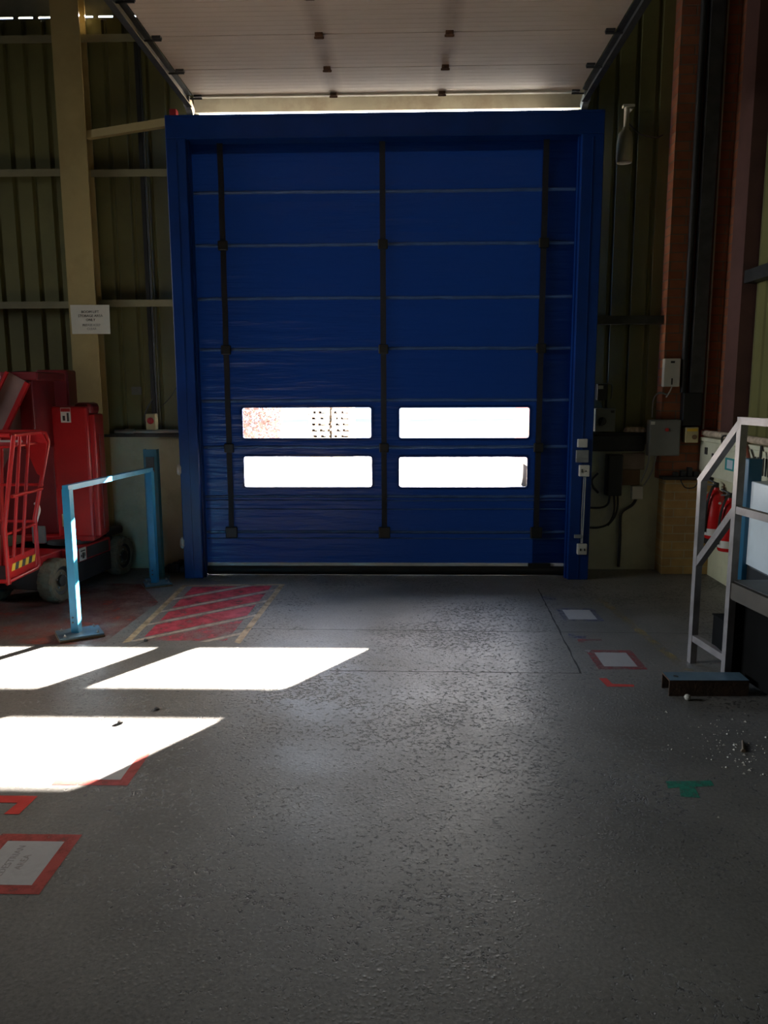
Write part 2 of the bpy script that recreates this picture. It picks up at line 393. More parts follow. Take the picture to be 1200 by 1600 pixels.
def thing(name, label, cat, loc, rz=0., group=None):
    o = bpy.data.objects.new(name, None); COL.objects.link(o); o.empty_display_size = .1
    o.location = loc; o.rotation_euler = (0, 0, rz)
    ROOTM[o.name] = Matrix.Translation(Vector(loc)) @ Matrix.Rotation(rz, 4, 'Z')
    o['label'] = label; o['category'] = cat
    if 'kind' not in o: o['kind'] = 'thing'
    if group: o['group'] = group
    return o
def tag(o, label, cat, group=None):
    o['label'] = label; o['category'] = cat
    if 'kind' not in o: o['kind'] = 'thing'
    if group: o['group'] = group
    return o
def struct(mb, name, material): return mb.build(name, material, None, kind='structure')
def box(*a, **k): return MB().box(*a, **k)

def text_mb(lines, size, origin, xdir, ydir, lead=1.25, align='CENTER', depth=.0006):
    """lettering as real mesh; xdir = reading direction, ydir = up of the letters"""
    mb = MB(); xd = Vector(xdir).normalized(); yd = Vector(ydir).normalized(); nd = xd.cross(yd)
    o0 = Vector(origin)
    for i, (t, s) in enumerate(lines):
        cu = bpy.data.curves.new('lettering', 'FONT'); cu.body = t; cu.size = size * s; cu.align_x = align; cu.align_y = 'CENTER'; cu.extrude = depth; cu.resolution_u = 2
        to = bpy.data.objects.new('lettering', cu); COL.objects.link(to)
        bpy.context.view_layer.update()
        me = bpy.data.meshes.new_from_object(to.evaluated_get(bpy.context.evaluated_depsgraph_get()))
        yoff = (len(lines) - 1) / 2 * size * lead - i * size * lead
        vs = [o0 + xd * v.co.x + yd * (v.co.y + yoff) + nd * v.co.z for v in me.vertices]
        mb.add(vs, [tuple(p.vertices) for p in me.polygons])
        bpy.data.objects.remove(to); bpy.data.curves.remove(cu); bpy.data.meshes.remove(me)
    return mb

# ================================================================ SETTING
WY = 7.10           # inside face of the low front wall
struct(box(-9, 9, -12, 7.4, -.1, 0), 'floor', 'floor')
struct(box(-9.2, 9.2, -12.2, 7.6, 5.3, 5.4), 'ceiling', 'roof')
struct(box(-9.2, -9, -12, 7.4, 0, 5.3), 'wall_left', 'shed')
struct(box(-9, 9, -12.2, -12, 0, 5.3), 'wall_back', 'shed')

def corrugated(x0, x1, y, z0, z1, pitch=.174, depth=.026, axis='X'):
    mb = MB(); prof = []; x = x0
    while x < x1 - 1e-6:
        for dx, dd in ((0, 0), (pitch * .74, 0), (pitch * .81, depth), (pitch * .93, depth)):
            if x + dx < x1: prof.append((x + dx, dd))
        x += pitch
    prof.append((x1, 0))
    vs = []
    for (px, d) in prof:
        for z in (z0, z1): vs.append((px, y + d, z) if axis == 'X' else (y + d, px, z))
    return mb.add(vs, [(2 * i, 2 * i + 2, 2 * i + 3, 2 * i + 1) for i in range(len(prof) - 1)])

# front wall: solid outer skin with the door opening, inner cladding above a low masonry wall
fw = MB().box(-9, -1.76, 7.22, 7.36, 0, 4.76).box(1.46, 9, 7.22, 7.36, 0, 5.3).box(-1.76, 1.46, 7.22, 7.36, 4.30, 5.3)
fw.box(-9, -1.76, 7.22, 7.36, 5.02, 5.3).box(-9, -1.76, 7.22, 7.232, 4.76, 4.842).box(-9, -1.76, 7.22, 7.232, 4.858, 5.02)
x = -9.
while x < -2.3:                                    # the corrugation crests close the slit under the eaves in dashes
    gap = .125 if x < -2.7 else .2
    fw.box(x, x + .05, 7.22, 7.232, 4.842, 4.858); x += .05 + gap
fw.box(-2.25, -1.76, 7.22, 7.232, 4.842, 4.858)
struct(fw, 'wall_front', 'shed')
struct(corrugated(-9, -1.78, 7.15, 1.2, 4.80), 'wall_front_cladding', 'clad')
struct(corrugated(1.48, 2.9, 7.15, 1.1, 5.2), 'wall_front_cladding', 'clad')
struct(box(-9, -1.80, WY, 7.21, 0, 1.235), 'wall_front_base', 'lowwall')
struct(box(1.50, 2.76, WY, 7.21, 0, 1.16), 'wall_front_base', 'lowwall')
struct(box(-1.80, 1.50, 7.02, 7.06, 3.994, 4.36).box(-1.80, 1.50, 7.06, 7.22, 4.31, 4.36), 'trim_lintel', 'lintel')
struct(box(-1.80, -1.765, 7.065, 7.22, 3.9, 4.31).box(1.465, 1.50, 7.065, 7.22, 3.9, 4.31), 'trim_lintel_cheek', 'shed')
# cladding rails
for (xa, xb, z) in ((-9, -2.96, 3.53), (-2.72, -1.97, 3.52), (-9, -2.96, 2.415), (-2.72, -1.97, 2.425), (-9, -1.97, 4.60)):
    struct(MB().box(xa, xb, 7.03, 7.145, z + .018, z + .026).box(xa, xb, 7.022, 7.03, z - .034, z + .026), 'trim_rail', 'rail_cream')
struct(box(1.62, 2.3, 7.06, 7.145, 2.22, 2.29), 'trim_rail', 'dark_steel')
# ledge flashing on the low wall
struct(box(-9, -1.98, 7.06, 7.14, 1.236, 1.262), 'trim_ledge', 'dark_steel')
# column
cl = MB().box(-2.955, -2.715, 6.94, 6.955, 0, 5.3).box(-2.842, -2.828, 6.955, 7.075, 0, 5.3).box(-2.955, -2.715, 7.075, 7.09, 0, 5.3)
struct(cl, 'column_left', 'cream_steel')
struct(MB().bar((-2.72, 6.97, 3.815), (-1.965, 6.82, 3.862), .01, .062).bar((-2.72, 6.99, 3.786), (-1.965, 6.84, 3.833), .05, .008), 'trim_brace', 'cream_steel')
# right side wall: cream base, brick return, brown steel column, cladding
struct(box(2.72, 2.92, -12, 7.21, 0, 1.22), 'wall_right_base', 'lowwall')
struct(corrugated(-12, 6.60, 2.86, 1.2, 5.3, axis='Y'), 'wall_right', 'clad')
struct(box(2.765, 2.95, 6.88, 7.22, 1.22, 5.3), 'wall_right_brick', 'brick')
struct(MB().box(2.745, 2.90, 6.62, 6.87, 1.22, 5.3), 'column_right', 'brown_steel')
struct(box(2.76, 2.86, -12, 6.62, 2.50, 2.60), 'trim_girt', 'dark_steel')
struct(box(2.95, 3.1, -12, 7.4, 0, 5.3), 'wall_right_outer', 'shed')
# brick pier in the corner: buff plinth with a ledge, red brick above
struct(box(2.31, 2.72, 6.90, WY, 0, .86, bev=.004), 'pillar_plinth', 'buff')
struct(box(2.27, 2.76, 7.00, 7.21, .86, 5.3), 'pillar', 'brick')
struct(box(2.28, 2.74, 6.88, 7.02, .86, .885), 'trim_plinth_cap', 'rubber')

# floor joints
def joint(p, q, w=.009):
    p = Vector((*p, .0005)); q = Vector((*q, .0005)); d = (q - p).normalized(); s = Vector((-d.y, d.x, 0)) * w / 2
    n = max(2, int((q - p).length / .06)); mb = MB(); vs = []
    for i in range(n + 1):
        c = p.lerp(q, i / n); jit = s.normalized() * random.uniform(-.003, .003); ww = random.uniform(.5, 1.3)
        vs += [c + jit - s * ww, c + jit + s * ww]
    mb.add(vs, [(2 * i, 2 * i + 1, 2 * i + 3, 2 * i + 2) for i in range(n)])
    return struct(mb, 'trim_floor_joint', 'joint')
joint((-1.58, 5.24), (.97, 5.19)); joint((-.45, 4.415), (1.04, 4.40)); joint((1.115, 6.37), (1.035, 4.40), .011)
joint((-1.58, 5.24), (-1.9, 4.62), .007); joint((1.0, 5.19), (2.1, 5.17), .005)

# ================================================================ HIGH SPEED DOOR
FY = 6.69
door = thing('fabric_stacking_door', 'large blue fabric stacking door with four clear windows, closed in the opening', 'door', (-.18, 6.85, 0))
def post(x0, x1, inner):
    mb = MB().box(x0, x1, FY, 7.08, 0, 3.69, bev=.006)
    a, b_ = (x1 - .03, x1 + .012) if inner > 0 else (x0 - .012, x0 + .03)
    mb.box(a, b_, FY + .05, 6.80, 0, 3.69).box(a, b_, 6.93, 7.05, 0, 3.69)
    mb.box((x0 + x1) / 2 - .004, (x0 + x1) / 2 + .004, FY - .004, FY + .01, .02, 3.66)
    return mb
post(-1.962, -1.795, 1).build('left_post', 'blue_frame', door)
post(1.425, 1.604, -1).build('right_post', 'blue_frame', door)
MB().box(-1.962, 1.604, FY, 7.06, 3.69, 3.87, bev=.006).box(-1.94, 1.58, FY - .006, FY + .01, 3.845, 3.866).box(-1.79, 1.42, FY - .004, FY + .02, 3.682, 3.70).build('header_beam', 'blue_frame', door)
MB().box(-1.95, 1.59, FY + .02, 7.05, 3.8705, 3.873).build('bounce_plate', 'bounce_dark', door)  # added plate, out of view, bounces sunlight up onto the lintel

# curtain with rounded window holes
CY = 6.86
ZS = [3.80, 3.302, 2.875, 2.434, 2.006, 1.563, 1.155, .715, .393, .10]
def rrect(x0, x1, z0, z1, r, n=5):
    P = []
    for cx, cz, a0 in ((x1 - r, z1 - r, 0), (x0 + r, z1 - r, 90), (x0 + r, z0 + r, 180), (x1 - r, z0 + r, 270)):
        for k in range(n + 1):
            a = math.radians(a0 + 90 * k / n); P.append((cx + r * math.cos(a), cz + r * math.sin(a)))
    return P
WIN = [(-1.433, -.299, 1.236, 1.502), (-.051, 1.083, 1.234, 1.498), (-1.433, -.297, .802, 1.072), (-.052, 1.075, .801, 1.065)]
bm = bmesh.new()
def loop(P):
    vs = [bm.verts.new((x, CY, z)) for x, z in P]
    return [bm.edges.new((vs[i], vs[(i + 1) % len(vs)])) for i in range(len(vs))]
E_ = loop([(-1.80, .10), (1.43, .10), (1.43, 3.80), (-1.80, 3.80)])
for w in WIN: E_ += loop(rrect(*w, .02))
bmesh.ops.triangle_fill(bm, edges=E_, use_beauty=True)
cur = MB().take(bm).build('curtain', 'curtain', door)
for z in [3.752] + ZS[1:9] + [.85 - .17, .60, .335]:  # topmost strip paints the light leaking under the header beam
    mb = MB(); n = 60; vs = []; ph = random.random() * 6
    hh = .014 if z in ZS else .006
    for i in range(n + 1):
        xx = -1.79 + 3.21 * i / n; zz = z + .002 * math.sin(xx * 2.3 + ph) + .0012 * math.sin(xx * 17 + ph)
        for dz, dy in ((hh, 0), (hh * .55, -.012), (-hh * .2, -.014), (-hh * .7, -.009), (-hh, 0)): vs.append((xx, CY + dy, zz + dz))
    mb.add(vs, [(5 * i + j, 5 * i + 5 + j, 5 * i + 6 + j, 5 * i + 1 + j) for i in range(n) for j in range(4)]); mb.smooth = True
    mb.build('seam_or_light_strip', 'seam', door)
def frame_ring(w, r_in, t, y0, y1):
    a = rrect(*w, r_in); b_ = rrect(w[0] - t, w[1] + t, w[2] - t, w[3] + t, r_in + t); n = len(a)
    vs = [(x, y0, z) for x, z in a] + [(x, y0, z) for x, z in b_] + [(x, y1, z) for x, z in a] + [(x, y1, z) for x, z in b_]
    fs = []
    for i in range(n):
        j = (i + 1) % n
        fs += [(i, j, n + j, n + i), (2 * n + i, 3 * n + i, 3 * n + j, 2 * n + j), (i, 2 * n + i, 2 * n + j, j), (n + i, n + j, 3 * n + j, 3 * n + i)]
    return MB().add(vs, fs)
for w in WIN:
    fr = frame_ring(w, .02, .022, CY - .004, CY).build('window_welt', 'curtain', door)
    P = rrect(w[0] - .01, w[1] + .01, w[2] - .01, w[3] + .01, .03)
    MB().add([(x, CY + .003, z) for x, z in P], [tuple(range(len(P)))]).build('pane', 'pane', fr, label='clear see-through window sheet')
for sx, sb in ((-1.548, -1.56), (-.192, -.185), (1.165, 1.165)):
    s = MB()
    pts = [(sx + (sb - sx) * t, CY - .022 - .006 * math.sin(t * 40), 3.76 + (.41 - 3.76) * t) for t in [i / 40 for i in range(41)]]
    vs = []
    for p in pts: vs += [(p[0] - .024, p[1], p[2]), (p[0] + .024, p[1], p[2]), (p[0] + .024, p[1] - .003, p[2]), (p[0] - .024, p[1] - .003, p[2])]
    s.add(vs, [(4 * i + a, 4 * i + (a + 1) % 4, 4 * i + 4 + (a + 1) % 4, 4 * i + 4 + a) for i in range(40) for a in range(4)] + [(0, 1, 2, 3), (163, 162, 161, 160)])
    so = s.build('lifting_strap', 'strap', door)
    for z in (2.875, 2.006, 1.155, .40):
        hx = sx + (sb - sx) * (3.76 - z) / 3.35; big = 1.25 if z < .5 else 1
        MB().box(hx - .042 * big, hx + .042 * big, CY - .045, CY - .012, z - .045 * big, z + .035 * big, bev=.008).build('strap_buckle', 'black', so)
# bottom bar: bright aluminium strip over a black rubber bulb
MB().box(-1.79, 1.42, CY - .02, CY + .03, .085, .112, bev=.003).build('bottom_strip', 'alu', door)
MB().tube([(-1.79, CY, .045), (1.42, CY, .045)], .044, 14).box(-1.79, 1.42, CY - .012, CY + .02, .03, .09).build('bottom_seal', 'rubber', door)
MB().box(1.10, 1.30, CY - .035, CY - .01, .07, .115, bev=.004).build('sensor_block', 'black', door)
# photocells and boxes screwed to the posts
for z in (.972, .32):
    MB().lathe([(.02, -.006), (.045, -.002), (.052, .008), (.052, .024), (.04, .034)], (-1.985, FY + .03, z), 'X', 16).build('safety_sensor', 'white_plastic', door, label='white round sensor on the left post')
MB().box(1.468, 1.552, FY - .035, FY, 1.163, 1.235, bev=.005).build('control_box', 'white_plastic', door, label='upper white box on right post')
MB().box(1.46, 1.565, FY - .03, FY, 1.035, 1.14, bev=.004).box(1.455, 1.56, FY - .045, FY - .03, 1.06, 1.072).build('sensor_bracket', 'galv', door)
cb = MB().box(1.488, 1.575, FY - .045, FY, .915, 1.012, bev=.006).build('junction_box', 'white_plastic', door, label='middle white box on right post')
MB().box(1.505, 1.515, FY - .049, FY - .04, .95, .98).build('push_button', 'black', cb)
MB().box(1.535, 1.55, FY - .049, FY - .04, .958, .966).build('push_button', 'black', cb)
MB().tube([(1.548, FY - .015, .92), (1.545, FY - .015, .6), (1.54, FY - .015, .33)], .006, 8).tube([(1.535, FY - .012, .92), (1.528, FY - .012, .6), (1.53, FY - .012, .33)], .004, 8).build('sensor_cable', 'galv', door)
MB().box(1.47, 1.545, FY - .02, FY, .375, .405).build('cable_clip', 'galv', door)
cb = MB().box(1.495, 1.578, FY - .045, FY, .233, .326, bev=.006).build('junction_box', 'white_plastic', door, label='lower white box on right post')
MB().box(1.515, 1.527, FY - .049, FY - .04, .268, .288).build('push_button', 'black', cb)
MB().box(1.55, 1.56, FY - .049, FY - .04, .268, .288).build('push_button', 'black', cb)

# ================================================================ OVERHEAD SECTIONAL DOOR
od = thing('sectional_overhead_door', 'off white sectional door raised flat overhead, above the blue door', 'door', (-.16, 5.6, 3.99))
ys = [6.62, 6.115, 5.57, 5.05, 4.53, 4.0]
for i in range(5):
    y1, y0 = ys[i] - .004, ys[i + 1] + .004
    mb = MB(); n = 8; vs = []
    for j in range(n):                               # shallow pressed ribs along the panel
        a = y1 + (y0 - y1) * j / n; b_ = y1 + (y0 - y1) * (j + 1) / n; w = (a - b_)
        mb.box(-1.70, 1.385, b_ + w * .02, a - w * .02, 3.9885, 4.0)
    mb.box(-1.70, 1.385, y0, y1, 3.9905, 4.035)
    mb.build('door_panel', 'panel_white', od)
for yy in ys[0:4]:
    for hx in (-.573, .291):
        MB().box(hx - .026, hx + .026, yy - .028, yy + .028, 3.966, 3.99, bev=.003).tube([(hx - .032, yy, 3.966), (hx + .032, yy, 3.966)], .008, 8).build('hinge', 'rusty_hinge', od)
    for hx in (-1.66, 1.345):
        MB().box(hx - .03, hx + .03, yy - .02, yy + .02, 3.975, 3.99).tube([(hx + (.03 if hx < 0 else -.03), yy, 3.965), (hx + (-.085 if hx < 0 else .085), yy, 3.965)], .007, 8).build('roller_bracket', 'dark_steel', od)
MB().box(-1.70, 1.385, 6.615, 6.65, 3.975, 4.04).build('bottom_edge', 'lintel', od)
for sx, side in ((-1.752, 'left'), (1.437, 'right')):
    t = thing('door_track', f'steel track carrying the {side} edge of the raised white door', 'track', (sx, 5.5, 3.9))
    s = -1 if sx < 0 else 1
    mb = MB().box(sx - .004, sx + .004, 4.0, 6.60, 3.90, 3.99)
    mb.box(min(sx, sx - s * .045), max(sx, sx - s * .045), 4.0, 6.60, 3.895, 3.903).box(min(sx, sx - s * .045), max(sx, sx - s * .045), 4.0, 6.60, 3.985, 3.99)
    mb.box(sx + s * .004, sx + s * .05, 4.0, 6.60, 3.985, 3.992)
    mb.build('channel', 'dark_steel', t)
    c = MB()
    R = .16
    pts = [(sx, 6.60, 3.945)] + [(sx, 6.62 + R * math.sin(a), 3.945 - R + R * math.cos(a)) for a in (0, .4, .8, 1.2)] + [(sx, 6.9, 3.60)]
    for p, q in zip(pts[:3], pts[1:4]): c.bar(p, q, .05, .07)
    c.build('curved_end', 'galv', t)
    for yy in (6.45, 5.75, 5.0):
        MB().box(sx + s * .01, sx + s * .045, yy - .02, yy + .02, 3.99, 5.3).build('hanger', 'dark_steel', t)
        MB().box(min(sx, sx + s * .06), max(sx, sx + s * .06), yy - .03, yy + .03, 3.993, 4.03).build('clamp', 'dark_steel', t)
tag(MB().box(-1.99, -1.93, 6.93, 7.0, 3.87, 4.0, bev=.006).build('limit_switch_box', 'dark_red'), 'small dark red box on top of the blue door frame, left end', 'box')

# ================================================================ LEFT WALL FITTINGS
sg = thing('notice_sign', 'white notice reading BOOM LIFT STORAGE AREA ONLY on the cream column', 'sign', (-2.765, 6.93, 2.15))
MB().add([(-2.94, 6.932, 2.40), (-2.593, 6.93, 2.398), (-2.597, 6.93, 2.15), (-2.936, 6.932, 2.152), (-2.94, 6.938, 2.40), (-2.593, 6.936, 2.398), (-2.597, 6.936, 2.15), (-2.936, 6.938, 2.152)],
         [(0, 1, 2, 3), (7, 6, 5, 4), (0, 4, 5, 1), (1, 5, 6, 2), (2, 6, 7, 3), (3, 7, 4, 0)]).build('board', 'board', sg)
text_mb([('BOOM LIFT', 1), ('STORAGE AREA', 1), ('ONLY', 1)], .031, (-2.765, 6.9305, 2.305), (1, 0, 0), (0, 0, 1), 1.1).build('lettering', 'ink', sg)
text_mb([('PLEASE KEEP', 1), ('CLEAR', 1)], .029, (-2.76, 6.9305, 2.21), (1, 0, 0), (0, 0, 1), 1.1).build('lettering', M['fade_ink'], sg, label='fainter reddish lower lines')
tag(MB().box(-2.305, -2.272, 7.06, 7.10, 1.45, 4.69).tube([(-2.262, 7.07, 1.46), (-2.258, 7.07, 4.6)], .008, 8).build('cable_conduit', 'black'), 'black vertical conduit on the cladding between column and blue door', 'conduit')
sw = thing('isolator_switch', 'cream isolator switch with red dial above the low wall, left of door', 'switch', (-2.303, 7.08, 1.29))
MB().box(-2.352, -2.262, 7.02, 7.10, 1.302, 1.447, bev=.006).build('casing', 'beige', sw)
MB().lathe([(.03, 0), (.03, -.012), (.022, -.02)], (-2.307, 7.02, 1.385), 'Y', 18).box(-2.313, -2.301, 6.985, 7.012, 1.36, 1.41).build('dial', 'red_plastic', sw)
MB().tube([(-2.345, 7.05, 1.31), (-2.37, 7.045, 1.40), (-2.34, 7.05, 1.50), (-2.29, 7.06, 1.58)], .006, 8, 6).build('cable', 'black', sw)
tag(MB().box(-2.505, -2.42, 7.125, 7.149, 1.618, 1.69, bev=.002).build('blank_plate', 'grey_box'), 'small pale plate on the cladding, left of the black conduit', 'plate')
tag(MB().tube([(-2.66, 7.075, 1.285), (-2.0, 7.075, 1.285)], .02, 10).tube([(-2.56, 7.075, 1.285), (-2.48, 7.075, 1.285)], .027, 10).build('conduit_pipe', 'galv'), 'grey horizontal pipe along the top of the low wall, left', 'pipe')
tag(MB().tube([(-1.99, 7.1, 1.95), (-2.03, 7.11, 1.8), (-2.12, 7.1, 1.62), (-2.24, 7.1, 1.5)], .0035, 6, 8).build('thin_cable', 'black'), 'thin loose cable sagging across the cladding beside the blue door', 'cable')
for i in range(5):
    xx = -2.22 + i * .05
    tag(MB().box(xx, xx + .046, 6.90 + .01 * (i % 2), 7.08, 0, .05 + .02 * (i % 3), bev=.006).build('scrap_offcut', 'dark_steel'), 'dark scrap offcut on the floor against the low wall, beside left door post', 'scrap', 'dark offcuts by the left door post')

# ================================================================ BARRIER
bar = thing('guard_barrier', 'light blue steel guard barrier with two posts beside the red lift', 'barrier', (-2.2, 5.75, 0))
A = Vector((-2.245, 5.06, 0)); B = Vector((-2.15, 6.45, 0))
dirb = (B - A).normalized()
def hpost(c, h):
    mb = MB(); mb.bar(c + Vector((0, 0, .02)), c + Vector((0, 0, h)), .052, .052, up=dirb)
    return mb
hpost(A, 1.01).build('post', 'barrier', bar)
hpost(B, .99).build('post', 'barrier', bar)
MB().bar(A + Vector((.0, 0, 1.018)) - dirb * .026, B + Vector((.0, 0, .998)) + dirb * .026, .042, .036).build('top_rail', 'barrier', bar)
for c, rot, s in ((A, .55, .14), (B, .45, .11)):
    mb = MB(); R = Matrix.Rotation(rot, 3, 'Z'); off = Vector((.02, -.0, 0))
    q = [c + off + R @ Vector((a * s, b_ * s * .8, .014)) for a, b_ in ((-1, -1), (1, -1), (1, 1), (-1, 1))]
    mb.prism(q, (0, 0, .012)).build('base_plate', 'plate', bar)
    q = [c + off + R @ Vector((a * s * 1.03, b_ * s * .83, 0)) for a, b_ in ((-1, -1), (1, -1), (1, 1), (-1, 1))]
    MB().prism(q, (0, 0, .014)).build('packing_board', 'wood', bar)
    for a, b_ in ((-.75, -.7), (.75, -.7), (.75, .7), (-.75, .7)):
        p = c + off + R @ Vector((a * s, b_ * s * .8, .026)); MB().lathe([(.011, 0), (.011, .008), (.005, .009), (.005, .018)], p, 'Z', 6).build('bolt', 'galv', bar)
for c in (A, B):
    for z in (.10, .135):
        MB().lathe([(.006, 0), (.006, -.004)], c + Vector((-.01, -.0275, z)), 'Y', 10).build('bolt', 'dark_steel', bar)
bp = thing('guide_post', 'dull teal upright post standing behind the far end of blue barrier', 'post', (-2.2, 6.66, 0))
MB().box(-2.258, -2.142, 6.63, 6.635, .02, 1.155).box(-2.258, -2.253, 6.635, 6.70, .02, 1.155).box(-2.147, -2.142, 6.635, 6.70, .02, 1.155).build('channel', 'post_blue', bp)
MB().box(-2.235, -2.165, 6.622, 6.63, .96, 1.09).build('slot_plate', 'dark_steel', bp)
MB().box(-2.235, -2.205, 6.622, 6.63, .25, .42).build('slot_plate', 'dark_steel', bp)
MB().box(-2.29, -2.11, 6.60, 6.75, 0, .02).build('foot_plate', 'plate', bp)

# ================================================================ BOOM LIFT
LR = math.radians(-9)
lift = thing('boom_lift', 'red boom lift parked at left against the cream column', 'lift', (-2.95, 6.35, 0), LR)
LM = ROOTM[lift.name]
def L3(x, y, z): return LM @ Vector((x, y, z))
class LB(MB):                                       # boxes given in the lift's own axes
    def lbox(self, x0, x1, y0, y1, z0, z1, bev=0.):
        t = MB().box(x0, x1, y0, y1, z0, z1, bev); self.add([LM @ v for v in t.v], t.f); return self
LB().lbox(-.30, .21, -.50, .50, .11, .30, .01).lbox(.21, .30, -.20, .35, .10, .26, .006).build('chassis', 'chassis', lift)
lc = LB().lbox(-.31, .30, -.22, .36, .26, .385, .012).lbox(-.30, .20, -.5, .5, .30, .385, .01).build('chassis_cover', 'red', lift)
def wheel(cx, cy):
    c = L3(cx, cy, .175); ax = (LM.to_3x3() @ Vector((1, 0, 0)))
    def disc(prof, mbx, seg=36, knob=None):
        vs = []; fs = []
        u = Vector((0, 0, 1)); w = ax.cross(u)
        for i, (r, h) in enumerate(prof):
            for k in range(seg):
                a = 2 * PI * k / seg; rr = r
                if knob and i in knob and (k // 2) % 2: rr = r - .009
                vs.append(c + ax * h + u * (rr * math.cos(a)) + w * (rr * math.sin(a)))
        n = len(prof)
        for i in range(n - 1):
            for k in range(seg): fs.append((i * seg + k, i * seg + (k + 1) % seg, (i + 1) * seg + (k + 1) % seg, (i + 1) * seg + k))
        fs += [tuple(range(seg)), tuple((n - 1) * seg + k for k in range(seg))]
        return mbx.add(vs, fs)
    w_ = disc([(.10, -.055), (.155, -.062), (.175, -.052), (.178, 0), (.175, .052), (.155, .062), (.115, .060), (.11, .04)], MB(), 72, (2, 4)).build('wheel', 'tyre', lift)
    h_ = disc([(.11, .03), (.11, .05), (.075, .035), (.045, .04), (.045, .06), (.02, .065)], MB(), 28).build('hub', 'hub', w_)
    for k in range(5):
        a = 2 * PI * k / 5; p = c + ax * .037 + Vector((0, 0, 1)) * .06 * math.cos(a) + ax.cross(Vector((0, 0, 1))) * .06 * math.sin(a)
        MB().tube([p, p + ax * .012], .007, 6).build('wheel_nut', 'galv', w_)
for cx, cy in ((.255, -.40), (.265, .55), (-.27, -.40), (-.27, .50)): wheel(cx, cy)
LB().lbox(.13, .24, .40, .70, .36, .43, .02).lbox(-.3, .24, .42, .5, .2, .4, .01).build('mudguard', 'chassis', lift)
# stickers on the chassis flank
st = LB().lbox(.300, .303, -.13, -.035, .27, .375).build('side_sticker', 'sticker', lift, label='white pictogram sticker')
LB().lbox(.3035, .305, -.115, -.05, .345, .355).lbox(.3035, .305, -.095, -.065, .285, .335).lbox(.3035, .305, -.115, -.10, .30, .32).lbox(.3035, .305, -.06, -.05, .30, .33).build('pictogram', 'ink', st)
LB().lbox(.300, .303, -.02, .32, .275, .37).build('name_plate', 'ink', lift)
# turret with rounded engine cover
TR = Matrix.Translation((-2.73, 6.45, 0)) @ Matrix.Rotation(math.radians(4), 4, 'Z')
class TB(MB):
    def tbox(self, x0, x1, y0, y1, z0, z1, bev=0.):
        t = MB().box(x0, x1, y0, y1, z0, z1, bev); self.add([TR @ v for v in t.v], t.f); return self
MB().lathe([(.20, .37), (.20, .42), (.17, .43)], (-2.86, 6.45, 0), 'Z', 28).build('slew_ring', 'dark_steel', lift)
TB().tbox(-.48, .12, -.14, .2, .41, .46, .01).build('turntable', 'red', lift)
tc_ = TB().tbox(-.17, .125, -.15, .15, .445, 1.53, .02).build('engine_cover', 'red', lift)
TB().tbox(.095, .165, -.10, .14, .44, 1.465, .015).build('cover_door', 'red', lift)
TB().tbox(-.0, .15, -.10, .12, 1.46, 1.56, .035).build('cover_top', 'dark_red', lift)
sk = TB().tbox(-.085, -.005, -.1525, -.149, 1.40, 1.52).build('warning_label', 'sticker', tc_, label='white and red warning label')
TB().tbox(-.082, -.008, -.154, -.151, 1.488, 1.515).build('label_header', 'red_plastic', tc_)
TB().tbox(-.07, -.05, -.154, -.151, 1.415, 1.455).tbox(-.036, -.02, -.154, -.151, 1.41, 1.478).build('pictogram', 'ink', tc_)
TB().tbox(-.13, -.06, -.1525, -.149, .54, .645).build('instruction_plate', 'beige', tc_)
TB().tbox(-.12, -.07, -.154, -.151, .56, .60).tbox(-.12, -.07, -.154, -.151, .615, .63).build('pictogram', 'ink', tc_)
TB().tbox(.17, .178, -.03, -.01, .5, 1.3).build('hinge_bar', 'dark_red', lift)
# mast tower and folded boom
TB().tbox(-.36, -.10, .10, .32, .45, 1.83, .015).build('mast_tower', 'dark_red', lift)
bo = MB()
P0, P1_ = Vector((-3.36, 6.06, 1.02)), Vector((-2.95, 6.06, 1.76))
bo.bar(P0, P1_, .16, .27, up=(0, 1, 0)).build('boom', 'boom_grey', lift, label='dusty grey boom plate')
d_ = (P1_ - P0).normalized(); n_ = Vector((d_.z, 0, -d_.x))
MB().bar(P0 + n_ * .085 + Vector((0, -.14, 0)), P1_ + n_ * .085 + Vector((0, -.14, 0)), .035, .03, up=(0, 1, 0)).build('boom_edge', 'red', lift)
MB().bar(P0 - n_ * .085 + Vector((0, -.14, 0)), P1_ - n_ * .085 + Vector((0, -.14, 0)), .02, .03, up=(0, 1, 0)).build('boom_edge', 'red', lift)
MB().box(-3.10, -2.80, 5.93, 6.42, 1.735, 1.80, bev=.012).build('boom_head', 'dark_red', lift)
MB().box(-2.985, -2.875, 5.98, 6.38, 1.20, 1.75, bev=.015).build('boom_link', 'dark_red', lift)
MB().tube([(-3.2, 6.0, 1.72), (-3.02, 5.95, 1.79), (-2.9, 6.0, 1.80)], .008, 8, 6).build('hydraulic_hose', 'black', lift)
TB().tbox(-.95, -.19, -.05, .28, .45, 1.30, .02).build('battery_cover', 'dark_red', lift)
MB().box(-3.0, -2.9, 6.06, 6.10, .44, .58, bev=.006).build('valve_cover', 'grey_box', lift)
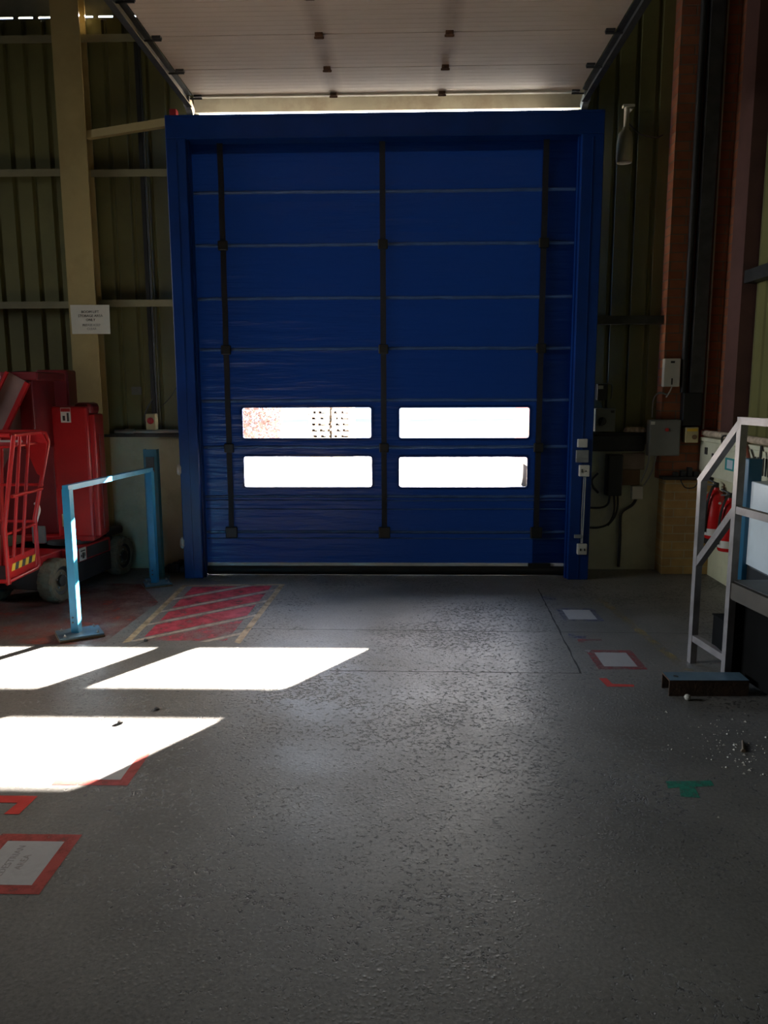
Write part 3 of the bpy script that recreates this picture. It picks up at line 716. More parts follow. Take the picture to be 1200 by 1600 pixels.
# cage (work platform) in front
X0, X1b, X1t, Ya, Yb = -3.60, -2.80, -2.655, 5.27, 5.72
zb, zt = .325, 1.355
def Rr(t): return X1b + (X1t - X1b) * t
cage = MB()
r_ = .0155
low = zb + .38
right_loop = lambda y: [(X1b, y, zb), (X1b, y, low), (X1t, y, zt - .06), (X1t - .02, y, zt)]
cage.tube([(X1b - .02, Ya, zb - .02), (X1b, Ya + .03, zb), (X1b, Yb - .03, zb), (X1b, Yb, zb + .03), (X1b + .0, Yb, low), (X1t, Yb, zt - .07), (X1t - .02, Yb, zt - .01), (X1t - .05, Yb - .03, zt), (X1t - .05, Ya, zt)], r_, 12)
cage.tube([(X1b, Ya, zb - .02), (X1b, Ya, low), (X1t - .03, Ya, zt)], r_, 12)
cage.tube([(X1t - .05, Yb - .0, zt), (X0, Yb, zt)], r_, 12).tube([(X1t - .05, Ya, zt), (X0, Ya, zt)], r_, 12).tube([(X0, Yb, zt), (X0, Yb, zb), (X0, Ya, zb), (X0, Ya, zt), (X0, Yb, zt)], r_, 12)
cage.tube([(X1b, Yb, zb), (X0, Yb, zb)], r_, 12).tube([(X1b, Ya, zb), (X0, Ya, zb)], r_, 12)
cage.build('cage_frame', 'red', lift)
for p_, q_, rr_ in (((X1b + .08, Yb, .96), (X0, Yb, .96), .012), ((X1b + .07, Ya, .93), (X1b + .07, Yb, .93), .012), ((X1b, Ya, .66), (X1b, Yb, .66), .010), ((X1b, Yb, .68), (X0, Yb, .68), .012)):
    MB().tube([p_, q_], rr_, 10).build('cage_midrail', 'red', lift)
for ya in (5.40, 5.53):
    MB().tube([(X1t - .05, ya, zt), (X1b, ya - .04, zb + .14)], .0115, 10).build('cage_bar', 'red', lift)
for xx in (-3.0, -3.2, -3.42):
    MB().tube([(xx, Yb, zt), (xx - .08, Yb, zb)], .0115, 10).build('cage_bar', 'red', lift)
MB().prism([(X1t - .03, Yb - .02, zt + .005), (X1t - .21, Yb - .02, zt + .005), (X1t - .09, Yb - .02, zt - .31), (X1t - .05, Yb - .02, zt - .34), (X1t - .0, Yb - .02, zt - .08)], (0, -.006, 0)).build('corner_gusset', 'red', lift)
MB().box(X0, X1t - .07, Ya + .02, Yb, zt - .09, zt - .075).box(X0, X1t - .1, Yb - .005, Yb + .005, zt - .10, zt - .03).build('control_shelf', 'red', lift)
MB().box(-3.05, -2.80, Yb - .012, Yb - .006, zt - .092, zt - .06).build('rating_strip', 'sticker', lift)
MB().box(X0, X1b, Ya, Yb, zb, zb + .012).build('cage_floor', 'dark_steel', lift)
tp = MB().box(X1b + .002, X1b + .008, Ya + .015, Yb - .06, zb + .02, zb + .16).build('toe_board', 'red', lift)
yl = Yb - .06 - Ya - .015
for i in range(7):
    a = Ya + .03 + i * .05; sl = .022
    MB().prism([(X1b + .0085, a, zb + .065), (X1b + .0085, a + .05, zb + .065), (X1b + .0085, a + .05 + sl, zb + .115), (X1b + .0085, a + sl, zb + .115)], (.0015, 0, 0)).build('hazard_stripe', 'yellow' if i % 2 == 0 else 'ink', tp, **({'label': 'yellow hazard stripe'} if i % 2 == 0 else {'label': 'black hazard stripe'}))
MB().tube([(-2.83, 5.80, .66), (-2.80, 5.76, .70), (-2.78, 5.76, .76), (-2.80, 5.78, .80), (-2.84, 5.82, .80)], .010, 8, 5).build('lashing_ring', 'sticker', lift)

# ================================================================ RIGHT WALL FITTINGS (front wall side)
sw = thing('rotary_isolator', 'grey isolator box with black rotary handle beside right door post', 'switch', (1.785, 7.1, 1.27))
MB().box(1.70, 1.874, 7.02, 7.149, 1.277, 1.484, bev=.006).build('casing', 'grey_box', sw)
MB().lathe([(.036, 0), (.036, -.012), (.028, -.018)], (1.757, 7.02, 1.37), 'Y', 20).bar((1.74, 6.995, 1.33), (1.765, 6.995, 1.40), .02, .03, up=(0, 1, 0)).build('handle', 'black', sw)
MB().box(1.83, 1.86, 7.017, 7.021, 1.445, 1.465).build('rating_plate', 'ink', sw)
rl = thing('relay_box', 'small dark box with white label above the grey rotary isolator', 'box', (1.76, 7.1, 1.55))
MB().box(1.715, 1.80, 7.06, 7.149, 1.555, 1.70, bev=.005).build('casing', 'black', rl)
MB().box(1.722, 1.765, 7.057, 7.061, 1.655, 1.685).build('label_plate', 'white_plastic', rl)
MB().tube([(1.76, 7.07, 1.70), (1.83, 7.065, 1.70), (1.845, 7.065, 1.66), (1.84, 7.065, 1.57)], .006, 8, 5).build('cable', 'grey_box', rl)
tag(MB().box(1.66, 2.15, 7.02, 7.149, 1.10, 1.25, bev=.02).box(1.66, 2.15, 7.03, 7.13, 1.25, 1.262).build('shadow_block', 'rubber'), 'black block standing for the shadow on top of the low wall, right of door', 'shadow')  # dark block placed where the top of the low wall lies in shadow
rg = MB()
for i in range(6):
    a = 2.0 + i * .026; rg.lathe([(.001, 0), (.035 + .01 * random.random(), .012), (.03, .035 + .02 * random.random()), (.004, .055)], (a, 7.06 + .02 * random.random(), 1.262), 'Z', 9)
tag(rg.build('rag_bundle', 'rag'), 'crumpled bundle of pale rags lying on the black shadow block beside the grey control box', 'rags')
cx = thing('control_enclosure', 'large dark grey control enclosure between rags and brick pillar', 'control box', (2.28, 7.05, 1.06))
MB().box(2.145, 2.415, 6.90, 7.0, 1.07, 1.385, bev=.006).build('casing', 'grey_box', cx)
MB().box(2.155, 2.405, 6.894, 6.901, 1.08, 1.375, bev=.003).build('lid', 'grey_box', cx)
MB().box(2.15, 2.185, 6.891, 6.895, 1.345, 1.372).build('label_plate', 'white_plastic', cx)
MB().lathe([(.016, 0), (.016, -.01)], (2.29, 6.893, 1.30), 'Y', 14).build('indicator', 'red_plastic', cx)
bx = thing('transformer_box', 'black rectangular box with looping cables on cream low wall', 'box', (1.885, 7.05, .70))
MB().box(1.815, 1.952, 6.99, WY, .70, 1.075, bev=.01).build('casing', 'black', bx)
MB().box(1.825, 1.942, 6.984, 6.991, .72, 1.055, bev=.004).build('cover', 'black', bx)
for pts in ([(1.86, 7.05, .70), (1.845, 7.05, .62), (1.78, 7.06, .585), (1.62, 7.07, .585)],
            [(1.90, 7.05, .70), (1.905, 7.05, .55), (1.86, 7.05, .44), (1.76, 7.06, .40), (1.62, 7.07, .405)],
            [(1.93, 7.05, .70), (1.935, 7.05, .6), (1.91, 7.05, .5), (1.85, 7.05, .42)]):
    MB().tube(pts, .010, 8, 7).build('cable', 'black', bx)
tag(MB().tube([(1.75, 7.07, .90), (1.70, 7.07, .84), (1.71, 7.07, .78), (1.76, 7.07, .72)], .011, 8, 6).build('cable_stub', 'black'), 'short bent black cable stub between door post and black transformer', 'cable')
tag(MB().box(1.965, 2.17, 7.085, WY, .93, 1.08, bev=.003).build('plaster_patch', 'plaster'), 'pinkish bare patch on the low wall under the shadow block', 'patch')
tag(MB().box(1.955, 2.13, 7.07, WY, .79, .93, bev=.003).build('backing_board', 'ply'), 'brown board on the low wall beside the black transformer', 'board')
jb = thing('junction_box', 'small white junction box on the low wall with a black pipe below', 'box', (2.11, 7.08, .66))
MB().box(2.055, 2.155, 7.03, WY, .665, .785, bev=.006).build('casing', 'white_plastic', jb)
MB().tube([(2.10, 7.06, .665), (2.07, 7.065, .61), (1.985, 7.075, .545), (1.97, 7.075, .46), (1.975, 7.075, .3), (1.972, 7.075, 0.03)], .014, 10, 6).build('pipe', 'black', jb)
tag(MB().tube([(2.18, 6.98, 1.07), (2.17, 7.02, .95), (2.13, 7.04, .82)], .007, 8, 7).build('hanging_cable', 'galv'), 'grey cable hanging from the control enclosure, on the left', 'cable')
tag(MB().tube([(2.24, 6.98, 1.07), (2.22, 7.02, .92), (2.16, 7.045, .79)], .006, 8, 7).build('hanging_cable', 'galv'), 'grey cable hanging from the control enclosure, nearer the brick plinth', 'cable')
dp = thing('wall_dispenser', 'tall white box with dark slot on the brick pillar', 'box', (2.325, 6.98, 1.67))
MB().box(2.255, 2.398, 6.94, 7.0, 1.672, 1.915, bev=.008).build('casing', 'white_plastic', dp)
MB().box(2.322, 2.334, 6.937, 6.942, 1.69, 1.745).build('slot', 'ink', dp)
MB().box(2.31, 2.345, 6.937, 6.942, 1.875, 1.893).build('badge', 'ink', dp)
MB().tube([(2.345, 6.985, 1.672), (2.33, 6.985, 1.63), (2.30, 6.985, 1.58)], .006, 8, 5).build('cable', 'white_plastic', dp)
tag(MB().tube([(2.44, 6.975, 1.62), (2.44, 6.975, 5.25)], .026, 12).build('drain_pipe', 'rubber'), 'black vertical pipe on the brick pillar, nearest the white box', 'pipe')
tag(MB().box(2.49, 2.60, 6.93, 7.0, 1.62, 5.25).build('cable_duct', 'dark_steel'), 'wide dark vertical cable duct on the brick pillar', 'duct')
tag(MB().box(2.43, 2.60, 6.92, 7.0, 1.33, 1.62, bev=.01).build('duct_end_box', 'black'), 'black box at the bottom of the vertical duct on pillar', 'box')
tag(MB().tube([(2.635, 6.975, 1.30), (2.635, 6.975, 5.25)], .0095, 8).build('conduit', 'white_plastic'), 'thin pale conduit running up the brick corner right of duct', 'conduit')
tag(MB().tube([(2.22, 7.09, 1.40), (2.225, 7.09, 1.56), (2.25, 7.02, 1.62), (2.31, 6.985, 1.60)], .008, 8, 6).build('conduit', 'grey_box'), 'short grey conduit rising from the control enclosure to white box', 'conduit')
sb = thing('switch_box', 'beige switch box at the foot of the duct on the pillar', 'switch', (2.515, 6.95, 1.18))
MB().box(2.458, 2.572, 6.90, 6.985, 1.185, 1.32, bev=.006).build('casing', 'beige', sb)
MB().box(2.47, 2.56, 6.897, 6.901, 1.285, 1.31).build('label_plate', 'yellow', sb)
MB().lathe([(.02, 0), (.02, -.012)], (2.535, 6.90, 1.235), 'Y', 14).build('dial', 'ply', sb)
cp = thing('call_point', 'small red and white call point right of the beige switch', 'alarm', (2.635, 6.95, 1.2))
MB().box(2.60, 2.675, 6.93, 7.0, 1.215, 1.295, bev=.005).build('casing', 'red_plastic', cp)
MB().box(2.606, 2.669, 6.926, 6.931, 1.25, 1.29).build('front_plate', 'white_plastic', cp)
for a, w_, h_ in ((2.44, .05, .05), (2.50, .04, .08), (2.555, .045, .045), (2.38, .04, .04)):
    tag(MB().box(a, a + w_, 6.905, 6.96, .886, .886 + h_, bev=.006).build('small_tool', 'black'), 'small dark tool lying on the ledge of the buff brick plinth', 'tool', 'dark bits on the plinth ledge')
tag(MB().tube([(2.44, 6.93, .9), (2.44, 6.885, .84), (2.48, 6.878, .79), (2.56, 6.878, .80), (2.60, 6.9, .89)], .005, 8, 7).build('loose_lead', 'black'), 'loose black lead looping over the front of the buff plinth', 'cable')
lm = thing('warning_beacon', 'grey bell shaped lamp on a stem high beside the blue door', 'lamp', (1.85, 6.98, 3.54))
MB().lathe([(.062, 3.54), (.068, 3.56), (.066, 3.70), (.056, 3.77), (.03, 3.80), (.024, 3.82)], (1.845, 6.98, 0), 'Z', 24).build('lamp_body', 'lamp_grey', lm)
MB().lathe([(.022, 3.80), (.022, 3.98)], (1.85, 6.98, 0), 'Z', 14).box(1.815, 1.91, 6.955, 7.005, 3.975, 3.995).box(1.885, 1.91, 6.97, 7.16, 3.975, 3.99).build('stem', 'lamp_grey', lm)
tag(MB().tube([(1.87, 7.0, 3.86), (1.98, 7.02, 3.78), (2.12, 7.06, 3.76), (2.2, 7.13, 3.80)], .006, 8, 7).build('lamp_cable', 'black'), 'dark cable running from the high grey lamp to the brick pillar', 'cable')

# ================================================================ RIGHT SIDE WALL: unit, extinguishers, machine
un = thing('control_cabinet', 'long cream control cabinet with vents and teal labels on the right wall', 'cabinet', (2.66, 6.2, .9))
MB().box(2.62, 2.72, 5.45, 6.98, .905, 1.20, bev=.008).build('casing', 'cream_unit', un)
MB().box(2.60, 2.72, 5.4, 6.95, 1.20, 1.235, bev=.006).build('lid', 'cream_unit', un)
MB().box(2.615, 2.621, 6.12, 6.52, .92, 1.16, bev=.002).build('front_panel', 'cream_unit', un)
MB().box(2.612, 2.616, 6.14, 6.40, 1.00, 1.10).build('teal_label', 'teal', un)
MB().box(2.610, 2.613, 6.25, 6.36, 1.015, 1.085).box(2.610, 2.613, 6.15, 6.20, 1.01, 1.045).build('label_window', 'machine_white', un)
MB().box(2.612, 2.621, 6.80, 6.85, 1.09, 1.15).box(2.612, 2.621, 6.66, 6.69, 1.08, 1.11).build('toggle_switch', 'ink', un)
for i in range(9):
    MB().box(2.614, 2.621, 5.50 + i * .045, 5.52 + i * .045, 1.02, 1.15).build('vent_slot', 'ink', un)
tag(MB().tube([(2.64, 6.92, 1.266), (2.66, 6.5, 1.268), (2.64, 6.0, 1.268), (2.65, 5.45, 1.268)], .028, 10, 5).build('rolled_sheeting', 'rag'), 'pale rolled sheeting lying along the top of the cream cabinet', 'roll')
tag(MB().tube([(2.60, 6.10, 1.25), (2.585, 5.97, 1.22), (2.57, 5.85, 1.08), (2.575, 5.83, .9), (2.60, 5.92, .78), (2.62, 6.05, .70)], .016, 8, 8).build('welding_hose', 'hose'), 'thick red brown hose hanging over the cream cabinet front', 'hose')
tag(MB().tube([(2.59, 5.72, 1.24), (2.56, 5.66, 1.1), (2.565, 5.64, .9), (2.59, 5.72, .78), (2.61, 5.86, .74), (2.62, 5.98, .74)], .010, 8, 8).build('welding_hose', 'black'), 'thin dark hose looping below the red brown hose', 'hose')
tag(MB().tube([(2.60, 6.45, 1.20), (2.58, 6.41, 1.262), (2.585, 6.34, 1.275), (2.60, 6.28, 1.22)], .008, 8, 7).build('cable_loop', 'black'), 'small black cable loop over the top edge of the cream cabinet', 'cable')
gr = MB()
for i in range(7):
    a = 5.52 + i * .03; gr.bar((2.66, a, 1.29), (2.60 + .03 * random.random(), a - .12, 1.42 + .04 * random.random()), .012, .02)
tag(gr.build('green_strapping', mat('olive_strapping', (.22, .26, .05), .6)), 'olive green strapping bundle on top of the cream cabinet', 'strapping')

def extinguisher(y, z0, label, nozzle_side):
    e = thing('fire_extinguisher', label, 'fire extinguisher', (2.645, y, z0), 0, 'fire extinguishers under the cream cabinet')
    c = (2.645, y, z0); R = .074
    MB().lathe([(R * .9, 0), (R, .012), (R, .345), (R * .92, .375), (R * .65, .405), (.026, .42), (.024, .44)], c, 'Z', 28).build('cylinder', 'ext_red', e)
    MB().lathe([(R + .001, .03), (R + .001, .09)], c, 'Z', 28).build('white_band', 'white_plastic', e)
    MB().lathe([(R + .001, .20), (R + .001, .27)], c, 'Z', 28).build('instruction_label', 'ext_red', e)
    MB().lathe([(.022, .435), (.022, .475), (.015, .48)], c, 'Z', 14).bar((2.645, y + .01, z0 + .475), (2.60, y + .07, z0 + .50), .018, .012).bar((2.645, y + .01, z0 + .46), (2.60, y + .06, z0 + .455), .018, .010).build('valve', 'black', e)
    MB().tube([(2.63, y - .02, z0 + .455), (2.59, y - .06, z0 + .44), (2.56, y - .055, z0 + .33), (2.558, y - .03, z0 + .18), (2.56, y - .02, z0 + .06)], .011, 8, 8).build('hose', 'black', e)
    MB().lathe([(.01, 0), (.01, -.01)], (2.565, y - .0, z0 + .395), 'Y', 10).build('gauge', 'white_plastic', e)
    MB().box(2.70, 2.72, y - .03, y + .03, z0 + .26, z0 + .36).build('wall_bracket', 'dark_steel', e)
    return e
extinguisher(6.63, .385, 'red fire extinguisher on the right wall, nearer the brick pillar', 1)
extinguisher(6.34, .335, 'red fire extinguisher on the right wall, nearer the steel stair', -1)
tag(MB().box(2.60, 2.72, 6.54, 6.75, .325, .38, bev=.004).build('extinguisher_stand', 'black'), 'black bracket under the fire extinguisher nearer the brick pillar', 'bracket')

mc = thing('machine_cabinet', 'pale machine cabinet with blue corner posts behind the stair railing', 'machine', (2.44, 4.3, 0))
MB().box(2.27, 2.60, 3.55, 5.16, 0, .50, bev=.01).build('plinth', 'black', mc)
MB().box(2.262, 2.60, 3.6, 5.12, .50, 1.055, bev=.006).build('side_panel', 'machine_white', mc)
for yy in (5.10, 3.52): MB().box(2.235, 2.325, yy, yy + .085, 0, 1.20, bev=.004).build('corner_post', 'machine_blue', mc)
MB().box(2.325, 2.60, 5.12, 5.16, .5, 1.05).build('end_panel', 'machine_blue', mc)
for yy in (4.1, 4.55):
    MB().lathe([(.010, 0), (.010, -.006)], (2.262, yy, .99), 'X', 10).build('panel_screw', 'dark_steel', mc)

# ================================================================ STEEL STAIR AND PLATFORM
pf = thing('steel_platform_stair', 'grey steel platform stair with tubular handrail at right', 'stair', (1.9, 4.3, 0))
Pa = Vector((1.752, 4.598, 0)); Pb = Vector((1.812, 4.245, 0)); ud = Vector((.134, -.991, 0)).normalized()
T = .040; up_h = (1, 0, 0)
MB().bar(Pa, Pa + Vector((0, 0, 1.125)), T, T, up=ud).build('handrail_post', 'rail_steel', pf)
MB().bar(Pb, Pb + Vector((0, 0, 1.495)), T, T, up=ud).build('handrail_post', 'rail_steel', pf)
Pc = Pb + ud * 1.5
MB().bar(Pc, Pc + Vector((0, 0, 1.495)), T, T, up=ud).build('handrail_post', 'rail_steel', pf)
MB().bar(Pa + Vector((0, 0, 1.11)) - ud * .015, Pb + Vector((0, 0, 1.482)) + ud * .012, T, T).build('sloping_handrail', 'rail_steel', pf)
MB().bar(Pa + Vector((0, 0, .615)), Pb + Vector((0, 0, 1.0)), T * .95, T).build('sloping_midrail', 'rail_steel', pf)
MB().bar(Pb + Vector((0, 0, 1.482)) - ud * .02, Pc + Vector((0, 0, 1.482)), T, T).build('top_rail', 'rail_steel', pf)
MB().bar(Pb + Vector((0, 0, 1.0)), Pc + Vector((0, 0, 1.0)), T * .9, T).build('mid_rail', 'rail_steel', pf)
MB().bar(Pa + Vector((0, 0, .16)), Pb + Vector((0, 0, .15)), T * .9, T).build('bottom_rail', 'rail_steel', pf)
MB().bar(Pb + Vector((0, 0, .55)), Pc + Vector((0, 0, .55)), .03, .09).bar(Pb + Vector((.02, 0, .505)), Pc + Vector((.02, 0, .505)), .06, .012).build('deck_channel', 'dark_channel', pf)
MB().prism([Pb + Vector((.0, 0, .60)), Pb + Vector((.40, 0, .60)), Pc + Vector((.23, 0, .60)), Pc + Vector((0, 0, .60))], (0, 0, .006)).build('deck_plate', 'dark_steel', pf)
MB().box(1.805, 1.90, 4.29, 4.45, .15, .345, bev=.003).box(1.80, 1.90, 4.285, 4.455, .345, .352).build('step', 'matt_black', pf)
sx_ = Vector((.085, 0, 0)); MB().bar(Pb + sx_ + Vector((0, 0, .27)), Pc + sx_ + Vector((0, 0, .27)), .012, .45).build('under_deck_shade', 'matt_black', pf)  # dark sheet that paints the shade below the deck
MB().box(1.835, 2.15, 4.262, 4.272, .04, .505).build('end_panel', 'matt_black', pf)  # closes the gap by the post, painted as under-deck shade too
MB().box(2.15, 2.19, 4.25, 4.29, 0, .60).build('support_leg', 'chassis', pf)

ch = MB()                                            # short length of rusty channel lying on the floor
ch.prism([(1.435, 4.06, 0), (1.435, 4.06, .09), (1.435, 4.185, .09), (1.435, 4.185, 0.0), (1.435, 4.177, 0.0), (1.435, 4.177, .082), (1.435, 4.068, .082), (1.435, 4.068, 0)], (.43, .006, 0))
rc = thing('steel_channel_offcut', 'short rusty steel channel lying on the floor before the stair', 'steel offcut', (1.65, 4.12, 0))
ch.build('channel', 'rust', rc)
MB().add([(1.437, 4.058, .0905), (1.864, 4.064, .0905), (1.864, 4.189, .0905), (1.437, 4.185, .0905)], [(0, 1, 2, 3)]).build('painted_top', 'plate', rc, label='bluish worn top face')
MB().lathe([(.012, 0), (.012, .002)], (1.487, 4.12, .0905), 'Z', 14).build('bolt_hole', 'ink', rc)

# ================================================================ FLOOR MARKINGS
def flat(poly, z=.0012): return MB().add([(x, y, z) for x, y in poly], [tuple(range(len(poly)))])
hz = thing('hazard_marking', 'red hatched keep clear box with yellow border painted before the door', 'floor marking', (-1.48, 5.7, 0))
H = [(-1.915, 6.45), (-1.035, 6.50), (-1.09, 4.90), (-1.875, 4.90)]
def lerp2(a, b_, t): return (a[0] + (b_[0] - a[0]) * t, a[1] + (b_[1] - a[1]) * t)
def inset(dx, dy):
    cx_ = sum(p[0] for p in H) / 4; cy_ = sum(p[1] for p in H) / 4
    return [(p[0] + (dx if p[0] < cx_ else -dx), p[1] + (dy if p[1] < cy_ else -dy)) for p in H]
I = inset(.045, .035); IR = inset(.105, .06)
for i in range(4):
    if i == 2: continue
    j = (i + 1) % 4; flat([H[i], H[j], I[j], I[i]]).build('yellow_border', 'hatch_yellow', hz)
# red diagonal stripes clipped to the inner quad (slope rising to the right)
def clip(poly, f):
    out = []
    for i in range(len(poly)):
        a, b_ = poly[i], poly[(i + 1) % len(poly)]; fa, fb = f(a), f(b_)
        if fa >= 0: out.append(a)
        if fa * fb < 0: out.append(lerp2(a, b_, fa / (fa - fb)))
    return out
sl = .87
g = lambda p: p[1] - sl * (p[0] + 1.85)
offs = [4.05, 4.49, 4.915, 5.30, 5.64, 6.0, 6.4]
for a, b_ in zip(offs[:-1], offs[1:]):
    Q = clip(clip(IR, lambda p: g(p) - (a + .05)), lambda p: (b_ - .05) - g(p))
    if len(Q) > 2: flat(Q).build('red_stripe', 'hatch_red' if a > 4.8 else 'hatch_red_faint', hz)
    Q = clip(clip(I, lambda p: g(p) - (b_ - .024)), lambda p: (b_ + .024) - g(p))
    if len(Q) > 2 and b_ < 6.3: flat(Q).build('divider_line', 'hatch_tan', hz)

def sheet(x0, x1, y0, y1, label, border, t, tapemat, text=False, sub='paper'):
    o = thing('floor_notice', label, 'floor notice', ((x0 + x1) / 2, (y0 + y1) / 2, 0))
    flat([(x0, y0), (x1, y0), (x1, y1), (x0, y1)], .0014).build('sheet', sub, o)
    if border:
        a = [(x0 - t, y0 - t), (x1 + t, y0 - t), (x1 + t, y1 + t), (x0 - t, y1 + t)]; b2 = [(x0, y0), (x1, y0), (x1, y1), (x0, y1)]
        for i in range(4):
            j = (i + 1) % 4; flat([a[i], a[j], b2[j], b2[i]], .0012).build('tape_strip', tapemat, o)
    if text:
        text_mb(text, .036, ((x0 + x1) / 2 - .01, (y0 + y1) / 2, .0016), (0, 1, 0), (-1, 0, 0), 1.3, depth=.0002).build('lettering', 'fade_ink', o)
    return o
sheet(-1.475, -1.262, 2.365, 2.622, 'white floor sheet with faint lettering in red tape, nearest the camera at left', True, .047, 'tape_red_dull', [('PEDESTRIAN', 1), ('AREA', 1)])
sheet(-1.452, -1.222, 3.085, 3.345, 'white floor sheet in red tape, half in the sunlit patch', True, .047, 'tape_red_dull')
sheet(1.20, 1.40, 4.512, 4.765, 'white floor sheet in worn red tape, right side before the stair', True, .045, 'tape_red_worn')
so = sheet(1.190, 1.396, 5.487, 5.735, 'white floor sheet with traces of blue tape, near right door post', True, .04, 'tape_blue')
tag(flat([(-1.86, 2.945), (-1.515, 2.945), (-1.525, 2.805), (-1.585, 2.805), (-1.572, 2.89), (-1.86, 2.89)]).build('floor_tape_corner', 'tape_red'), 'bright red corner of floor tape at left, between two taped sheets', 'floor tape')
tag(flat([(1.147, 4.965), (1.185, 4.965), (1.187, 4.998), (1.31, 5.005), (1.31, 5.035), (1.15, 5.03)]).build('floor_tape_corner', 'tape_red_worn'), 'worn red tape corner between the two white sheets at right', 'floor tape')
tag(flat([(1.12, 4.318), (1.165, 4.32), (1.175, 4.232), (1.292, 4.222), (1.287, 4.19), (1.135, 4.19)]).build('floor_tape_corner', 'tape_red'), 'red tape corner on the floor left of the rusty channel', 'floor tape')
tag(flat([(1.10, 3.06), (1.11, 3.12), (1.305, 3.13), (1.30, 3.085), (1.215, 3.075), (1.205, 2.985), (1.13, 2.995), (1.15, 3.07)]).build('floor_tape_corner', 'tape_green'), 'green tape corner on the floor at right, near the debris', 'floor tape')
tag(flat([(1.105, 5.06), (1.21, 5.04), (1.23, 5.10), (1.115, 5.16)]).build('floor_tape_scrap', 'tape_blue'), 'blue tape scrap between the white sheets at right', 'floor tape')
tag(flat([(1.10, 6.02), (1.20, 6.02), (1.21, 6.12), (1.10, 6.12)]).build('floor_tape_scrap', 'tape_blue'), 'blue tape scrap on the floor nearest the right door post', 'floor tape')
tag(flat([(1.148, 4.81), (1.192, 4.815), (1.165, 4.76)]).build('paper_scrap', 'paper'), 'white triangular scrap at the corner of the red taped sheet', 'scrap')
yl_ = MB(); n = 40; vs = []
for i in range(n + 1):
    t = i / n; xx = 1.55 + .13 * t; yy = 6.1 - 1.65 * t; w = .03 + .006 * math.sin(i * 2.1); vs += [(xx - w, yy, .001), (xx + w, yy, .001)]
yl_.add(vs, [(2 * i, 2 * i + 1, 2 * i + 3, 2 * i + 2) for i in range(n)])
tag(yl_.build('faded_floor_line', 'line_yellow'), 'faded broken yellow line on the floor, right of the white sheets', 'floor marking')
tag(flat([(-6, 4.87), (-2.0, 4.87), (-1.95, 5.9), (-2.3, 6.5), (-6, 6.5)], .0007).build('faded_floor_paint', 'red_zone'), 'faded red floor paint under the blue barrier and red lift', 'floor marking')

# ================================================================ DEBRIS
db = MB(); rnd = random.Random(3)
for i in range(150):
    c_ = rnd.choice([(1.45, 3.55, .16), (1.62, 3.62, .14), (1.55, 3.42, .10), (1.50, 3.30, .06), (1.7, 3.5, .2), (1.75, 3.2, .3)])
    px_, py_ = rnd.gauss(c_[0], c_[2]), rnd.gauss(c_[1], c_[2] * .8); s = rnd.choice((.003, .004, .005, .007)) * rnd.uniform(.6, 1.3)
    if px_ > 2.2 or py_ > 4.0: continue
    a = rnd.random() * 6
    q = [(px_ + s * math.cos(a + k * 2.1), py_ + s * math.sin(a + k * 2.1), 0) for k in range(3)]
    db.add(q + [(px_, py_, s * .9)], [(0, 1, 3), (1, 2, 3), (2, 0, 3), (2, 1, 0)])
o = db.build('swarf_crumbs', 'chip', None, kind='stuff'); tag(o, 'pale crumbs scattered on the floor in front of the steel stair', 'debris')
tag(MB().lathe([(.002, 0), (.014, .006), (.018, .017), (.013, .029), (.002, .034)], (1.515, 4.005, 0), 'Z', 14).build('plastic_cap', 'chip'), 'round pale cap on the floor against the rusty channel', 'cap')
tag(MB().tube([(1.555, 3.40, .006), (1.595, 3.50, .006)], .006, 8).lathe([(.010, 0), (.010, .008)], (1.555, 3.398, .006), 'Y', 8).build('steel_pin', 'screw'), 'small steel pin among the crumbs on the floor at right', 'pin')
tag(MB().tube([(-1.72, 4.94, .008), (-1.74, 4.95, .008)], .008, 8).build('dark_pebble', 'ink'), 'dark bit at the edge of sunlit patch by the hatched box', 'debris')
tag(MB().lathe([(.004, 0), (.018, .004), (.016, .012), (.003, .016)], (-1.43, 3.66, 0), 'Z', 10).build('dark_pebble', 'ink'), 'dark bit lying inside the large sunlit patch at left', 'debris')
tag(MB().lathe([(.004, 0), (.016, .004), (.014, .010), (.003, .013)], (-1.30, 3.83, 0), 'Z', 10).build('dark_pebble', 'ink'), 'dark bit lying just behind the large sunlit patch', 'debris')

# ================================================================ OUTSIDE THE DOOR
struct(box(-60, 60, 7.36, 120, -.15, -.02), 'ground_outside', 'yard')
hb = MB(); rnd = random.Random(11)
for i in range(4200):                                # hedge: many small leaves
    px_ = rnd.uniform(-6.2, -3.72); py_ = rnd.uniform(22.5, 23.6); pz_ = rnd.uniform(.20, 2.4); s = rnd.uniform(.035, .08)
    a = Vector((rnd.uniform(-1, 1), rnd.uniform(-1, 1), rnd.uniform(-1, 1))).normalized(); b2 = a.orthogonal().normalized(); c2 = Vector((px_, py_, pz_))
    hb.add([c2 - a * s, c2 + b2 * s * .5, c2 + a * s, c2 - b2 * s * .5], [(0, 1, 2, 3)])
tag(hb.build('garden_hedge', 'hedge'), 'brownish hedge seen through the upper left door window', 'hedge')
hb = MB()
for i in range(420):
    px_ = rnd.gauss(-2.62, .10); py_ = rnd.uniform(22.5, 23.0); pz_ = rnd.uniform(.1, 2.6); s = rnd.uniform(.05, .1)
    a = Vector((rnd.uniform(-1, 1), rnd.uniform(-1, 1), rnd.uniform(-1, 1))).normalized(); b2 = a.orthogonal().normalized(); c2 = Vector((px_, py_, pz_))
    hb.add([c2 - a * s, c2 + b2 * s * .5, c2 + a * s, c2 - b2 * s * .5], [(0, 1, 2, 3)])
tag(hb.build('garden_bush', 'hedge'), 'thin brown bush beside the pallets beyond the upper left window', 'bush')
